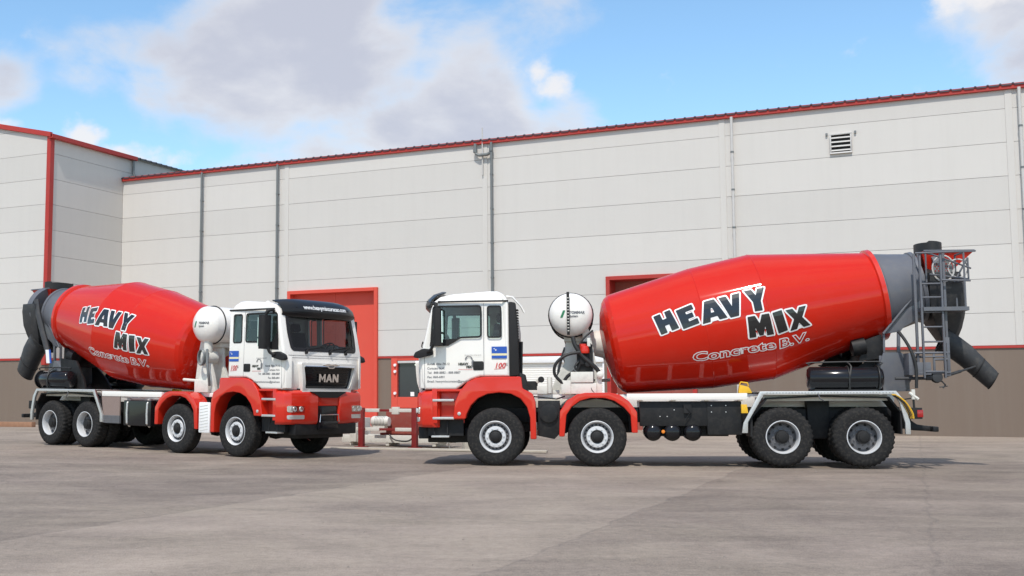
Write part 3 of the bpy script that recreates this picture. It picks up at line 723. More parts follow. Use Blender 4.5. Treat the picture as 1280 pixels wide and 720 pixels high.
# visor
vz = [(1.335, 2.955), (1.40, 3.02), (1.405, 3.10), (1.36, 3.20), (1.25, 3.30), (1.08, 3.355)]
m = MB(); n = len(vz); th = .022; Ys = frange(-1.12, 1.12, 14)
vs = []
for y in Ys:
    sc = -(abs(y)/1.12)**4*.16; dz = -(abs(y)/1.12)**4*.05
    for (x, z) in vz: vs.append((x+sc, y, z+dz*(z-2.95)/.4))
    for (x, z) in offs(vz+[(1.0, 2.9)], -th)[:n]: vs.append((x+sc, y, z+dz*(z-2.95)/.4))
fs = []; k2 = 2*n
for j in range(len(Ys)-1):
    for i in range(n-1):
        a = j*k2+i; fs += [(a, a+k2, a+k2+1, a+1), (a+n, a+n+1, a+n+k2+1, a+n+k2)]
    a = j*k2; fs += [(a, a+n, a+n+k2, a+k2), (a+n-1, a+n-1+k2, a+2*n-1+k2, a+2*n-1)]
for j in (0, len(Ys)-1):
    a = j*k2
    for i in range(n-1): fs.append((a+i, a+i+1, a+n+i+1, a+n+i))
m.add(vs, fs); visor = part('sun_visor', m, SMOKE, cab, ang=50)
m = MB()
for y in (-.8, 0, .8): m.cyl((1.2, y, 3.12), (1.34, y, 3.16), .015, 6)
part('visor_bracket', m, BLACK, cab)
def visor_map(x, y):
    # text x -> truck y (reads left to right for someone in front: truck right side is at their left)
    yy = x+.04; z = 3.13+y; t_ = (z-3.10)/(3.20-3.10); xx = 1.405-.045*t_+.006
    return Vector((xx-(abs(yy)/1.12)**4*.16+.004, yy, z-(abs(yy)/1.12)**4*.02))
wrap(text_bm('www.heavymixcuracao.com', .125, .003, 0, 'CENTER', .95), visor_map, 'visor_lettering', WINK, visor, .1)
# front panel lines, grille
def fpanel(pts, d0, d1, name, m_, par, step=.15, bev=.0):
    """plate following the cab front between offsets d0 and d1"""
    b = poly_bm([pts]); grid_cut(b, step)
    r = bmesh.ops.extrude_face_region(b, geom=b.faces[:]); nv = [v for v in r['geom'] if isinstance(v, bmesh.types.BMVert)]; ns = set(nv)
    for v in b.verts: v.co = onfront(v.co.x, v.co.y, d1 if v in ns else d0)
    bmesh.ops.recalc_face_normals(b, faces=b.faces)
    me = bpy.data.meshes.new(name); b.to_mesh(me); b.free(); return fin(me, name, m_, par, 30)
for v_ in [0]:
    GO = rpoly([(-.87, 2.0), (.87, 2.0), (.75, 1.35), (-.75, 1.35)], .05); GI = rpoly([(-.79, 1.925), (.79, 1.925), (.69, 1.465), (-.69, 1.465)], .04)
    CP0 = CP[0]
    gf = fpanel([GO, GI], -.02, .12, 'grille_surround', WHITE, cab)
    gi = fpanel([GI], .0, .05, 'grille', GLOSSB, cab)
    m = MB()
    for z in (1.54, 1.60, 1.66, 1.72, 1.78, 1.84): 
        p = [onfront(y, z, .06) for y in frange(-.66, .66, 8)]; m.tube([tuple(q) for q in p], .004, 5)
    part('grille_mesh', m, BLACK, gi)
    m = MB(); p = [onfront(y, 1.925, .125) for y in frange(-.78, .78, 10)]; m.tube([tuple(q) for q in p], .017, 8); part('chrome_bar', m, CHROME, gi)
    em = rpoly([(-.27, 1.955), (-.12, 1.985), (0, 1.975), (.12, 1.985), (.27, 1.955), (.14, 1.925), (.07, 1.885), (-.07, 1.885), (-.14, 1.925)], .015, 2)
    fpanel([em], .12, .14, 'winged_emblem', CHROME, gi)
    fpanel([rpoly([(-.09, 1.945), (.09, 1.945), (.045, 1.905), (-.045, 1.905)], .01, 2)], .14, .146, 'emblem_shield', GINK, gi)
    # badge
    def tmap(x, y): return onfront(x, 1.60+y, .085)
    Lm = [[[(0, 0), (.05, 0), (.05, .10), (.10, .03), (.15, .10), (.15, 0), (.20, 0), (.20, .17), (.16, .17), (.10, .09), (.04, .17), (0, .17)]],
          [[(.21, 0), (.265, 0), (.285, .04), (.335, .04), (.355, 0), (.41, 0), (.335, .17), (.285, .17)], [(.297, .07), (.323, .07), (.31, .105)]],
          [[(.42, 0), (.47, 0), (.47, .09), (.55, 0), (.61, 0), (.61, .17), (.56, .17), (.56, .08), (.48, .17), (.42, .17)]]]
    Lm = [[[(x-.305, y) for x, y in l] for l in loops] for loops in Lm]
    wrap(poly_bm(Lm), tmap, 'grille_lettering', CHROME, gi, .2)
    m = MB()
    for z in (2.10, 2.15):
        p = [tuple(onfront(y, z, .002)) for y in frange(-1.1, 1.1, 12)]; m.tube(p, .003, 4)
    part('panel_crease', m, GINK, cab)
# wipers
m = MB()
for y0 in (-.62, .1, .62): m.tube([tuple(onfront(y0, 2.24, .02)), tuple(onfront(y0+.05, 2.29, .05)), tuple(onfront(y0+.62 if y0 < .5 else y0+.3, 2.36, .03))], .011, 6); m.lathe([(.03, 0), (.025, .05), (0, .055)], 8, Matrix.Translation(onfront(y0, 2.21, 0)) @ Matrix.Rotation(pi/2, 4, 'Y'))
part('wiper', m, BLACK, cab)
# bumper, in red steel
m = MB(); bz0, bz1 = .72, 1.425
prof = []
pl_ = [(.62, -1.22), (1.20, -1.245), (1.40, -1.20), (1.50, -1.08), (1.545, -.7), (1.56, -.34), (1.56, 0)]
full = pl_ + [(x, -y) for x, y in pl_[-2::-1]]
inner_ = [(x-.12 if i not in (0, len(full)-1) else x, y*.92) for i, (x, y) in enumerate(full)]
def band(z0, z1, pts_o, pts_i, mm, d=0):
    n = len(pts_o); vs = [(x, y, z) for z in (z0, z1) for x, y in pts_o] + [(x, y, z) for z in (z0, z1) for x, y in pts_i]; fs = []
    for i in range(n-1):
        fs += [(i, i+1, n+i+1, n+i), (2*n+i, 3*n+i, 3*n+i+1, 2*n+i+1), (n+i, n+i+1, 3*n+i+1, 3*n+i), (i, 2*n+i, 2*n+i+1, i+1)]
    fs += [(0, n, 3*n, 2*n), (n-1, 3*n-1, 4*n-1, 2*n-1)]
    mm.add(vs, fs)
fo = [(x, y) for x, y in full if abs(y) > .33]; L_ = [p for p in full if p[1] < -.33]; Li = [inner_[i] for i, p in enumerate(full) if p[1] < -.33]
R__ = [p for p in full if p[1] > .33]; Ri = [inner_[i] for i, p in enumerate(full) if p[1] > .33]
def bandlv(levels, side):
    po_ = [p for p in full if (p[1] < -.33 if side < 0 else p[1] > .33) and p[0] > 1.1]
    k = len(po_); vs = []; fs = []
    for z, ins in levels:
        for (x, y) in po_: vs.append((x-ins, y*(1-ins*.7), z))
        for (x, y) in po_: vs.append((x-.14, y*.90, z))
    for j in range(len(levels)-1):
        for i in range(k-1):
            a = j*2*k+i; fs += [(a, a+1, a+2*k+1, a+2*k), (a+k, a+3*k, a+3*k+1, a+k+1)]
        a = j*2*k; fs += [(a, a+2*k, a+3*k, a+k), (a+k-1, a+2*k-1, a+4*k-1, a+3*k-1)]
    for j in (0, len(levels)-1):
        for i in range(k-1): a = j*2*k+i; fs.append((a, a+1, a+k+1, a+k))
    m.add(vs, fs)
for sd in (-1, 1): bandlv([(.72, .05), (.755, .015), (.80, .0), (1.30, .0), (1.37, .02), (1.425, .07)], sd)
m.prism([(-.36, 1.36), (-.34, 1.16), (-.31, 1.10), (.31, 1.10), (.34, 1.16), (.36, 1.36)], 1.40, 1.535, axis='x')
bump = part('bumper', m, RED, cab, bevel=.012, seg=2, ang=35)
m = MB(); m.box(1.38, 1.52, -.31, .31, .62, 1.10); m.box(1.36, 1.565, -.30, .30, .60, .78); part('towing_recess', m, GLOSSB, bump, bevel=.02)
m = MB(); m.prism([(-.55, 1.40), (-.26, 1.27), (.26, 1.27), (.55, 1.40)], 1.42, 1.568, axis='x'); m.box(1.3, 1.44, -.8, .8, 1.34, 1.46); part('grille_notch_panel', m, BLACK, bump)  # black V notch at the bumper's top centre, with a strip under the grille
m = MB(); m.tube([(1.575, -.30, .76), (1.575, -.28, .915), (1.575, .28, .915), (1.575, .30, .76)], .011, 8); part('plate_frame', m, CHROME, bump)
m = MB(); m.box(1.30, 1.50, -.95, .95, .50, .73); m.box(.5, 1.35, -.7, .7, .42, .7); part('front_underrun_beam', m, CHAS, bump, bevel=.02)
for s in (1, -1):
    def bface(y, z, d):
        # point on the bumper skin
        ay = abs(y)
        for (xa, ya), (xb, yb) in zip(pl_[:-1], pl_[1:]):
            if abs(yb) <= ay <= abs(ya)+1e-6 and xa > 1.1:
                t_ = (ay-abs(yb))/max(1e-6, abs(ya)-abs(yb)); return Vector((xb+(xa-xb)*t_+d, y, z))
        return Vector((1.5+d, y, z))
    def plate(y0, y1, z0, z1, d0, d1, name, m_, par):
        b = poly_bm([[rpoly([(y0, z0), (y1, z0), (y1, z1), (y0, z1)], .025, 3)]]); grid_cut(b, .06)
        r = bmesh.ops.extrude_face_region(b, geom=b.faces[:]); ns = set(v for v in r['geom'] if isinstance(v, bmesh.types.BMVert))
        for v in b.verts: v.co = bface(v.co.x, v.co.y, d1 if v in ns else d0)
        bmesh.ops.recalc_face_normals(b, faces=b.faces); me = bpy.data.meshes.new(name); b.to_mesh(me); b.free(); return fin(me, name, m_, par, 40)
    hl = plate(s*.74, s*1.15, .975, 1.105, -.01, .012, 'headlight', CHROME, bump)
    m = MB()
    for yy in (.83, 1.0): q = bface(s*yy, 1.04, .008); m.lathe([(.055, 0), (.05, .012), (.03, .006), (0, .004)], 20, Matrix.Translation(q) @ Matrix.Rotation(pi/2, 4, 'Y'))
    part('headlight_bulb_bowl', m, GLASSY if 'GLASSY' in globals() else ALU, hl)
    m = MB(); q = bface(s*1.08, 1.04, .005); m.box(q.x-.03, q.x+.02, q.y-.03, q.y+.03, 1.0, 1.08); part('indicator', m, ALU, hl, bevel=.005)
    plate(s*.74, s*1.15, .83, .915, -.01, .010, 'fog_light', ALU, bump)
    # step well
    m = MB(); m.box(.60, 1.18, min(s*.95, s*1.02), max(s*.95, s*1.02), .80, 1.46); m.box(1.10, 1.20, min(s*.95, s*1.225), max(s*.95, s*1.225), .80, 1.445); m.box(.60, 1.2, min(s*1.0, s*1.21), max(s*1.0, s*1.21), 1.40, 1.445)
    part('step_well', m, RED, cab, bevel=.01)
    m = MB()
    for z in (1.235, .895): m.box(.78, 1.19, min(s*.98, s*1.235), max(s*.98, s*1.235), z-.022, z+.022)
    m.box(.88, 1.22, min(s*1.0, s*1.2), max(s*1.0, s*1.2), .53, .565)
    part('step_tread', m, ALU, cab, bevel=.006)
    m = MB(); m.cyl((1.16, s*1.15, .55), (1.20, s*1.12, .85), .014, 6); m.cyl((.92, s*1.15, .55), (.92, s*1.1, .85), .014, 6); m.box(.62, 1.30, min(s*.5, s*1.05), max(s*.5, s*1.05), .56, .86); part('step_bracket', m, CHAS, cab)
    # fender over the front axle
    fp = [(.80, .88), (.76, 1.20), (.66, 1.42), (.52, 1.58), (.36, 1.655), (.20, 1.675), (-.46, 1.675), (-.50, 1.66), (-.52, 1.45), (-.70, 1.36), (-.76, 1.20), (-.77, .50), (-.655, .50), (-.655, .9),
          (-.60, 1.10), (-.48, 1.26), (-.30, 1.35), (-.08, 1.375), (.14, 1.35), (.32, 1.27), (.46, 1.13), (.54, .97), (.56, .88)]
    m = MB(); m.prism(fp, min(s*.88, s*1.245), max(s*.88, s*1.245)); part('front_fender', m, RED, cab, bevel=.028, seg=3)
    m = MB(); m.prism([(.56, .9), (.50, 1.1), (.36, 1.25), (.14, 1.36), (-.1, 1.38), (-.35, 1.34), (-.52, 1.22), (-.62, 1.05), (-.65, .6), (-.69, .6), (-.69, 1.1), (-.4, 1.40), (.2, 1.42), (.6, 1.1)], min(s*.12, s*.9), max(s*.12, s*.9)); part('wheel_arch_liner', m, BLACK, cab)
    m = MB(); m.lathe([(.035, 0), (.033, .012), (.02, .016), (0, .016)], 16, Matrix.Translation((.68, s*1.245, .98)) @ Matrix.Rotation(-s*pi/2, 4, 'X')); part('side_marker', m, ALU, cab)
    # fender over the second axle
    x0 = AX[1]
    fo_ = [(.70, .55), (.68, 1.02), (.55, 1.22), (.36, 1.335), (.2, 1.365), (-.25, 1.365), (-.42, 1.33), (-.60, 1.20), (-.74, 1.0), (-.745, .62), (-.635, .62), (-.62, .95), (-.50, 1.09), (-.33, 1.21), (-.15, 1.265), (.12, 1.265), (.30, 1.215), (.46, 1.10), (.56, .95), (.60, .55)]
    m = MB(); m.prism([(x0+a_, z_) for a_, z_ in fo_], min(s*.86, s*1.24), max(s*.86, s*1.24)); part('middle_fender', m, RED, bevel=.022, seg=3)
    m = MB(); m.prism([(x0+a_, z_) for a_, z_ in [(.60, .6), (.56, .98), (.46, 1.13), (.30, 1.24), (.0, 1.29), (-.3, 1.23), (-.5, 1.11), (-.63, .95), (-.64, .65), (-.60, .65), (-.59, .94), (-.48, 1.08), (-.29, 1.20), (0, 1.255), (.29, 1.21), (.44, 1.10), (.53, .96), (.565, .6)]], min(s*.45, s*.86), max(s*.45, s*.86)); part('middle_arch_liner', m, BLACK)
# steps etc. on body: mirrors
for s in (1, -1):
    m = MB(); m.prism(rpoly([(1.00, s*1.33), (1.42, s*1.33), (1.40, s*1.58), (1.30, s*1.64), (1.08, s*1.64), (.98, s*1.56)] if False else [(.92, s*1.27), (1.05, s*1.26), (1.09, s*1.32), (1.09, s*1.48), (1.04, s*1.53), (.93, s*1.52)], .03, 3), 2.27, 2.97, axis='z')
    mh = part('mirror_housing', m, BLACK, cab, bevel=.025, seg=3)
    m = MB(); m.box(.908, .923, min(s*1.30, s*1.51), max(s*1.30, s*1.51), 2.52, 2.92); m.box(.908, .923, min(s*1.30, s*1.51), max(s*1.30, s*1.51), 2.32, 2.48); part('mirror_glass', m, CHROME, mh)
    m = MB(); m.tube([(1.02, s*1.40, 2.95), (1.05, s*1.38, 3.05), (1.10, s*1.28, 3.08), (1.05, s*1.20, 3.07)], .035, 8, smooth=3); m.tube([(1.10, s*1.40, 2.30), (1.14, s*1.38, 2.20), (1.22, s*1.32, 2.15)], .03, 8, smooth=3)
    part('mirror_arm', m, BLACK, mh)
    m = MB(); m.prism(rpoly([(1.12, 2.10), (1.42, 2.03), (1.50, 2.06), (1.46, 2.15), (1.30, 2.22), (1.12, 2.20)], .03, 3), min(s*1.20, s*1.31), max(s*1.20, s*1.31)); part('mirror_foot', m, BLACK, mh, bevel=.02)
    m = MB(); m.tube([tuple(onside(s, .22, 3.0, .03)), tuple(onside(s, .22, 2.98, .05))], .01, 5); part('window_clip', m, BLACK, cab) if False else m.b.free()
# intake trim on the left rear corner, white grille behind
m = MB(); m.prism([(-.285, 1.68), (-.285, 3.10), (-.40, 3.08), (-.44, 2.5), (-.46, 1.70)], .92, 1.215); part('air_intake_trim', m, BLACK, cab, bevel=.02)
m = MB()
for k in range(24): m.box(-.452, -.40, .94, 1.20, 1.78+k*.05, 1.80+k*.05)
part('intake_grille', m, BLACK, cab)
m = MB(); m.prism([(-.30, 1.42), (-.30, 2.98), (-.36, 2.90), (-.40, 2.6), (-.40, 1.42)], -.85, .85); 
bk = part('cab_rear_panel', m, OFFW, cab, bevel=.04)
m = MB(); m.box(-.44, -.39, .45, .60, 2.30, 2.42); m.box(-.44, -.39, .2, .32, 1.75, 2.1); m.cyl((-.46, .82, 1.5), (-.48, .82, 2.35), .04, 8); part('cab_rear_fitting', m, BLACK, cab)
m = MB(); m.prism([(-.46, 1.32), (-.46, 1.75), (-.56, 1.72), (-.64, 1.30)], .70, 1.2); part('fender_rear_flap', m, BLACK, cab, bevel=.02)
m = MB(); m.tube([(-.22, .98, 3.22), (-.34, .98, 3.20), (-.50, .95, 3.02), (-.56, .95, 2.9)], .02, 6); part('grab_rail', m, WHITE, cab)
# roof details
m = MB()
for y in (-.62, .62): m.lathe([(.05, 0), (.05, .03), (.02, .05), (0, .05)], 12, Matrix.Translation((.3, y, 3.29)))
part('roof_beacon_base', m, WHITE, cab)
# interior
m = MB(); m.prism([(.92, 1.7), (1.32, 1.7), (1.36, 2.12), (1.20, 2.26), (1.0, 2.20), (.92, 2.0)], -1.08, 1.08); part('dashboard', m, INTER, cab, bevel=.03)
m = MB(); m.box(-.2, 1.3, -1.1, 1.1, 1.70, 1.74); part('cab_floor', m, INTER, cab)
for s in (1, -1):
    m = MB(); m.box(.05, .52, s*.62-.25, s*.62+.25, 1.95, 2.12); m.prism([(.0, 2.05), (.14, 2.05), (.02, 2.72), (-.10, 2.70)], s*.62-.24, s*.62+.24); m.prism([(-.10, 2.72), (.0, 2.74), (-.03, 2.92), (-.12, 2.90)], s*.62-.13, s*.62+.13); m.box(.1, .45, s*.62-.18, s*.62+.18, 1.72, 1.95)
    part('seat', m, SEATM, cab, bevel=.04)
mtx = Matrix.Translation((.84, .62, 2.30)) @ Matrix.Rotation(radians(-42), 4, 'Y')
m = MB(); m.tube([tuple(mtx @ Vector((.235*cos(a), .235*sin(a), 0))) for a in frange(0, 2*pi, 28)[:-1]], .016, 8, closed=True)
for a in (0, 2.1, 4.2): m.cyl(mtx @ Vector((0, 0, 0)), mtx @ Vector((.23*cos(a), .23*sin(a), 0)), .016, 6)
m.cyl(mtx @ Vector((0, 0, 0)), mtx @ Vector((0, 0, -.35)), .03, 8); part('steering_wheel', m, BLACK, cab)

# markings on the doors
def sidemap(s, ox, oz, d=.004):
    # text reads left to right seen from that side
    return lambda x, y: onside(s, ox-s*x, oz+y, d)
for s in (1, -1):
    fx = (.04 if s > 0 else -.27)
    def rect(x0, x1, z0, z1, m_, name, d=.003, par=cab):
        wrap(poly_bm([[[(x0, z0), (x1, z0), (x1, z1), (x0, z1)]]]), lambda x, z: onside(s, x, z, d), name, m_, par)
    xa, xb = -.235, .055
    rect(xa, xb, 2.115, 2.245, BLUE, 'flag_upper'); rect(xa, xb, 2.075, 2.115, FYEL, 'flag_stripe'); rect(xa, xb, 2.02, 2.075, BLUE, 'flag_lower')
    hx = xb-.05 if s > 0 else xa+.05
    def star(cx, cz, r): return [[(cx+(r if k % 2 == 0 else r*.4)*sin(k*pi/5), cz+(r if k % 2 == 0 else r*.4)*cos(k*pi/5)) for k in range(10)]]
    wrap(poly_bm([star(hx, 2.205, .016), star(hx-s*.03, 2.18, .022)]), lambda x, z: onside(s, x, z, .006), 'flag_star_pattern', WINK, cab)
    # hundred per cent mark
    o0 = (.01 if s > 0 else -.20)
    wrap(text_bm('100', .14, .002, .25), sidemap(s, o0+(.0), 1.84), 'hundred_mark', RINK, cab)
    wrap(text_bm('%', .08, 0, .2), sidemap(s, o0-s*.20, 1.88), 'percent_mark', GINK, cab)
    wrap(poly_bm([[[(0, 0), (.2, .012), (.2, .02), (0, .008)]]]), sidemap(s, o0, 1.815), 'mark_underline', RINK, cab)
    # contact lines
    lines = [('Bonda Riba 74-12', .055), ('Curacao N.A.', .055), ('Tel:  888-8882 - 888-8887', .055), ('Fax: 868-6801', .055), ('Email: heavymixcuracao@gmail.com', .055)]
    z = 1.905
    for i, (tx, sz) in enumerate(lines):
        if s > 0: wrap(text_bm(tx, .060, .0008, .1), sidemap(s, 1.29, z), 'door_lettering', GINK, cab, .25)
        else: wrap(text_bm(tx, .060, .0008, .1, 'RIGHT'), sidemap(s, 1.29, z), 'door_lettering', GINK, cab, .25)
        z -= .083
    # small maker's mark: lettering, a truck front and a red rule
    lx = (.69 if s > 0 else .47)
    wrap(text_bm('HEAVY', .060, .004, 0), sidemap(s, lx, 1.90), 'logo_lettering', INK, cab)
    wrap(text_bm('MIX', .060, .004, 0), sidemap(s, lx-s*.15, 1.845), 'logo_lettering', INK, cab)
    wrap(poly_bm([[[(0, 0), (.27, 0), (.27, .006), (0, .006)]]]), sidemap(s, lx+s*.0, 1.812), 'logo_rule', RINK, cab)
    arc = [(.20+.075*cos(a), 2.0+.075*sin(a)) for a in frange(0, pi, 10)]; arc2 = [(.20+.05*cos(a), 2.0+.06*sin(a)) for a in frange(pi, 0, 10)]
    wrap(poly_bm([[arc+arc2]]), sidemap(s, lx, 0), 'logo_drum', GINK, cab)
    wrap(poly_bm([[[(.255, 1.87), (.30, 1.86), (.31, 1.97), (.275, 2.0), (.25, 1.96)]]]), sidemap(s, lx, 0), 'logo_truck', GINK, cab)
    wrap(text_bm('READY MIX CONCRETE', .030, 0, 0), sidemap(s, lx-(-.02)*s-s*.14, 2.075), 'logo_caption', GINK, cab)

# ---- water tank
WT = Vector((-1.43, 0, 2.84)); 
m = MB(); m.lathe([(0, -1.02), (.18, -1.0), (.32, -.94), (.395, -.86), (.412, -.80), (.412, .80), (.395, .86), (.32, .94), (.18, 1.0), (0, 1.02)], 40, Matrix.Translation(WT) @ Matrix.Rotation(-pi/2, 4, 'X')); tank = part('water_tank', m, WHITE, ang=40)
m = MB(); m.box(WT.x+.02, WT.x+.075, 1.00, 1.045, WT.z-.40, WT.z+.42); part('level_gauge', m, BLACK, tank, bevel=.006)
m = MB()
for k in range(12): m.box(WT.x+.030, WT.x+.065, 1.045, 1.052, WT.z-.33+k*.057, WT.z-.315+k*.057)
part('gauge_pattern', m, OFFW, tank)
for s in (1, -1):
    dome = lambda x, z: Vector((WT.x-s*x, s*(1.025-.0*(x*x+z*z)-.17*((x*x+z*z)**.5/.32)**2*.42), WT.z+z))
    wrap(poly_bm([[[(-.20, -.07), (-.155, -.07), (-.10, .07), (-.145, .07)]]]), dome, 'green_emblem', GREEN, tank, .04)
    wrap(text_bm('TOMMAR', .068, .003, .15), lambda x, y, d=dome: d(x-.03, y+.005), 'tank_lettering', GINK, tank, .04)
    wrap(text_bm('System', .058, .002, .15), lambda x, y, d=dome: d(x-.03, y-.06), 'tank_lettering', GINK, tank, .04)
m = MB()
for y in (-.62, .62):
    m.tube([(WT.x+.425*cos(a), y, WT.z+.425*sin(a)) for a in frange(0, 2*pi, 28)[:-1]], .014, 6, closed=True)
part('tank_strap', m, BLACK, tank)
# pedestal, gearbox and pump behind the cab
m = MB()
m.prism([(-1.0, 1.33), (-1.12, 1.62), (-1.30, 1.95), (-1.34, 2.44), (-1.60, 2.44), (-1.72, 2.05), (-2.02, 1.33)], -.42, -.34); m.prism([(-1.0, 1.33), (-1.12, 1.62), (-1.30, 1.95), (-1.34, 2.44), (-1.60, 2.44), (-1.72, 2.05), (-2.02, 1.33)], .34, .42)
m.box(-1.9, -1.1, -.34, .34, 1.35, 1.50); m.box(-1.66, -1.30, -.5, .5, 2.36, 2.46); m.prism([(-1.75, 1.34), (-1.98, 1.34), (-1.86, 2.2), (-1.70, 2.9), (-1.62, 2.9)], .60, .66); m.prism([(-1.75, 1.34), (-1.98, 1.34), (-1.86, 2.2), (-1.70, 2.9), (-1.62, 2.9)], -.66, -.60)
ped = part('gearbox_pedestal', m, OFFW, bevel=.012)
mg = Matrix.Translation((-2.18, 0, 2.30)) @ Matrix.Rotation(radians(90-9.6), 4, 'Y')
m = MB(); m.lathe([(.0, -.02), (.30, 0), (.30, .07), (.27, .09), (.25, .30), (.22, .34), (.20, .50), (.12, .54), (0, .54)], 28, mg); part('gearbox', m, OFFW, ped)
# control box, pumps and hoses seen from the left
m = MB(); m.box(-1.84, -1.42, .78, 1.00, 1.56, 1.76); m.box(-1.90, -1.42, .70, .98, 1.345, 1.55); m.box(-1.42, -1.24, .80, 1.0, 1.36, 1.60); part('control_box', m, OFFW, ped, bevel=.01)
m = MB(); m.box(-.98, -.78, .78, .9, 1.35, 1.50); m.cyl((-1.02, .9, 1.36), (-1.02, .9, 1.66), .05, 10); m.cyl((-.80, .9, 1.60), (-.80, .8, 1.60), .045, 12); m.box(-1.2, -.60, .74, .84, 1.348, 1.42); part('valve_block', m, OFFW, ped, bevel=.006)
m = MB(); m.cyl((-.86, .86, 1.62), (-.86, .94, 1.62), .06, 12); m.box(-1.62, -1.36, .80, .98, 1.93, 2.10) if False else None; m.tube([(-1.30, .92, 1.60), (-1.36, .92, 1.68), (-1.50, .92, 1.78)], .035, 6); part('valve_knob', m, BLACK, ped)
m = MB(); m.box(-1.84, -1.54, .70, .90, 1.76, 2.28); m.box(-1.74, -1.60, .90, .96, 1.9, 2.05); m.cyl((-1.55, .92, 1.8), (-1.80, .92, 2.3), .03, 8); m.cyl((-1.68, .8, 2.2), (-1.68, .8, 2.34), .07, 12); m.cyl((-1.74, .93, 1.9), (-1.74, 1.0, 1.9), .05, 10); part('water_pump', m, BLACK, ped, bevel=.015)
m = MB(); m.lathe([(.085, 0), (.09, .06), (.07, .14), (0, .15)], 16, Matrix.Translation((-1.69, .96, 2.11))); m.lathe([(.07, -.02), (.07, .06)], 12, Matrix.Translation((-1.66, .93, 2.23))); part('pump_cap', m, RED, ped, bevel=.005)
m = MB(); m.lathe([(.07, 0), (.07, .08), (.03, .1), (0, .1)], 14, Matrix.Translation((-1.97, .92, 1.70)) @ Matrix.Rotation(-pi/2, 4, 'X')); m.box(-2.0, -1.9, .85, .93, 1.36, 1.66); m.box(-1.80, -1.74, .92, .98, 2.24, 2.40); part('hose_reel_hub', m, OFFW, ped, bevel=.006)
m = MB()
m.tube([(-1.47, .95, 2.43), (-1.52, .98, 2.25), (-1.66, .98, 2.05), (-1.80, .98, 1.92), (-1.92, .95, 1.80), (-1.98, .93, 1.68)], .042, 10, smooth=4)
m.tube([(-1.60, 1.0, 2.13), (-1.35, 1.05, 2.08), (-1.15, 1.05, 1.92), (-1.12, 1.02, 1.72), (-1.25, .98, 1.56), (-1.30, .95, 1.50)], .030, 10, smooth=5)
m.tube([(-1.85, .9, 2.55), (-1.66, .93, 2.38), (-1.60, .95, 2.25), (-1.66, .95, 2.1)], .018, 8, smooth=4)
m.tube([(-1.56, .9, 1.78), (-1.50, .93, 1.86), (-1.62, .9, 2.0)], .022, 8, smooth=3)
m.tube([(-1.86, .94, 1.62), (-1.80, .96, 1.45), (-1.86, .96, 1.36)], .022, 8, smooth=3)
part('hose', m, HOSE, ped)
m = MB()
for s, yy in ((-1, -.78),):
    m.cyl((-1.62, yy, 1.60), (-2.2, yy, 1.63), .035, 10); m.lathe([(.0, -.02), (.16, 0), (.16, .30), (.08, .34), (0, .34)], 20, Matrix.Translation((-1.42, yy-.1, 2.12)) @ Matrix.Rotation(-pi/2, 4, 'X'))
    m.box(-1.70, -1.25, yy-.12, yy+.12, 1.35, 1.62); m.prism([(-1.08, 1.35), (-1.75, 1.35), (-1.60, 1.80), (-1.50, 2.0), (-1.30, 2.0), (-1.2, 1.75)], yy-.05, yy+.05); m.cyl((-1.40, yy, 2.0), (-1.40, yy, 2.5), .10, 14)
part('right_pump_stand', m, OFFW, ped, bevel=.012)
m = MB()
for k in range(4): m.tube([(-1.36+.10*cos(a), -.97-.02*k, 2.12+.17*sin(a)) for a in frange(0, 2*pi, 20)[:-1]], .015, 6, closed=True)
m.tube([(-1.2, -.9, 1.5), (-1.15, -.98, 1.75), (-1.2, -.98, 2.0), (-1.3, -.9, 2.3)], .03, 8, smooth=3); part('coiled_hose', m, GALV, ped)

# ---- chassis side: tanks, boxes
m = MB(); m.prism([(-.80, 1.22), (-1.20, 1.22), (-1.22, .62), (-1.10, .50), (-.80, .56)], .5, 1.12); m.cyl((-1.0, .55, .98), (-1.0, 1.18, .98), .17, 16); m.tube([(-.7, 1.0, 1.3), (-.9, 1.1, 1.28), (-1.15, 1.1, 1.25), (-1.3, .9, 1.3)], .015, 6); part('silencer_box', m, CHAS, bevel=.03)
m = MB(); m.box(-3.91, -2.68, .95, 1.10, .74, 1.20); m.box(-4.52, -3.90, .90, 1.11, .58, 1.20); bx = part('side_locker', m, CHAS, bevel=.02)
m = MB()
for k in range(3):
    for j in range(1): m.lathe([(.012, 0), (.010, .008), (0, .009)], 8, Matrix.Translation((-3.05-.13*k, 1.10, .92+.12*(k==2))) @ Matrix.Rotation(-pi/2, 4, 'X'))
for k in range(2):
    for j in range(2): m.lathe([(.012, 0), (.010, .008), (0, .009)], 8, Matrix.Translation((-3.98-.26*k, 1.11, 1.0+.12*j)) @ Matrix.Rotation(-pi/2, 4, 'X'))
part('rivet_pattern', m, ALU, bx)
for k, x in enumerate((-2.92, -3.27, -3.64)):
    m = MB(); m.lathe([(0, .35), (.16, .38), (.165, 1.05), (.14, 1.12), (.09, 1.155), (0, 1.17)], 24, Matrix.Translation((x, 0, .63)) @ Matrix.Rotation(-pi/2, 4, 'X')); part('air_tank', m, GLOSSB, ang=50)
m = MB(); m.lathe([(.035, 0), (.03, .02), (0, .025)], 12, Matrix.Translation((-3.10, 1.13, .64)) @ Matrix.Rotation(-pi/2, 4, 'X')); part('side_marker', m, ORANGE)
m = MB(); m.box(-3.62, -3.48, 1.12, 1.16, .98, 1.14); m.tube([(-3.5, 1.15, 1.1), (-3.6, 1.17, 1.0), (-3.5, 1.16, .85)], .012, 6); m.box(-2.8, -4.3, .5, .9, .55, 1.1) ; part('valve_unit', m, CHAS)
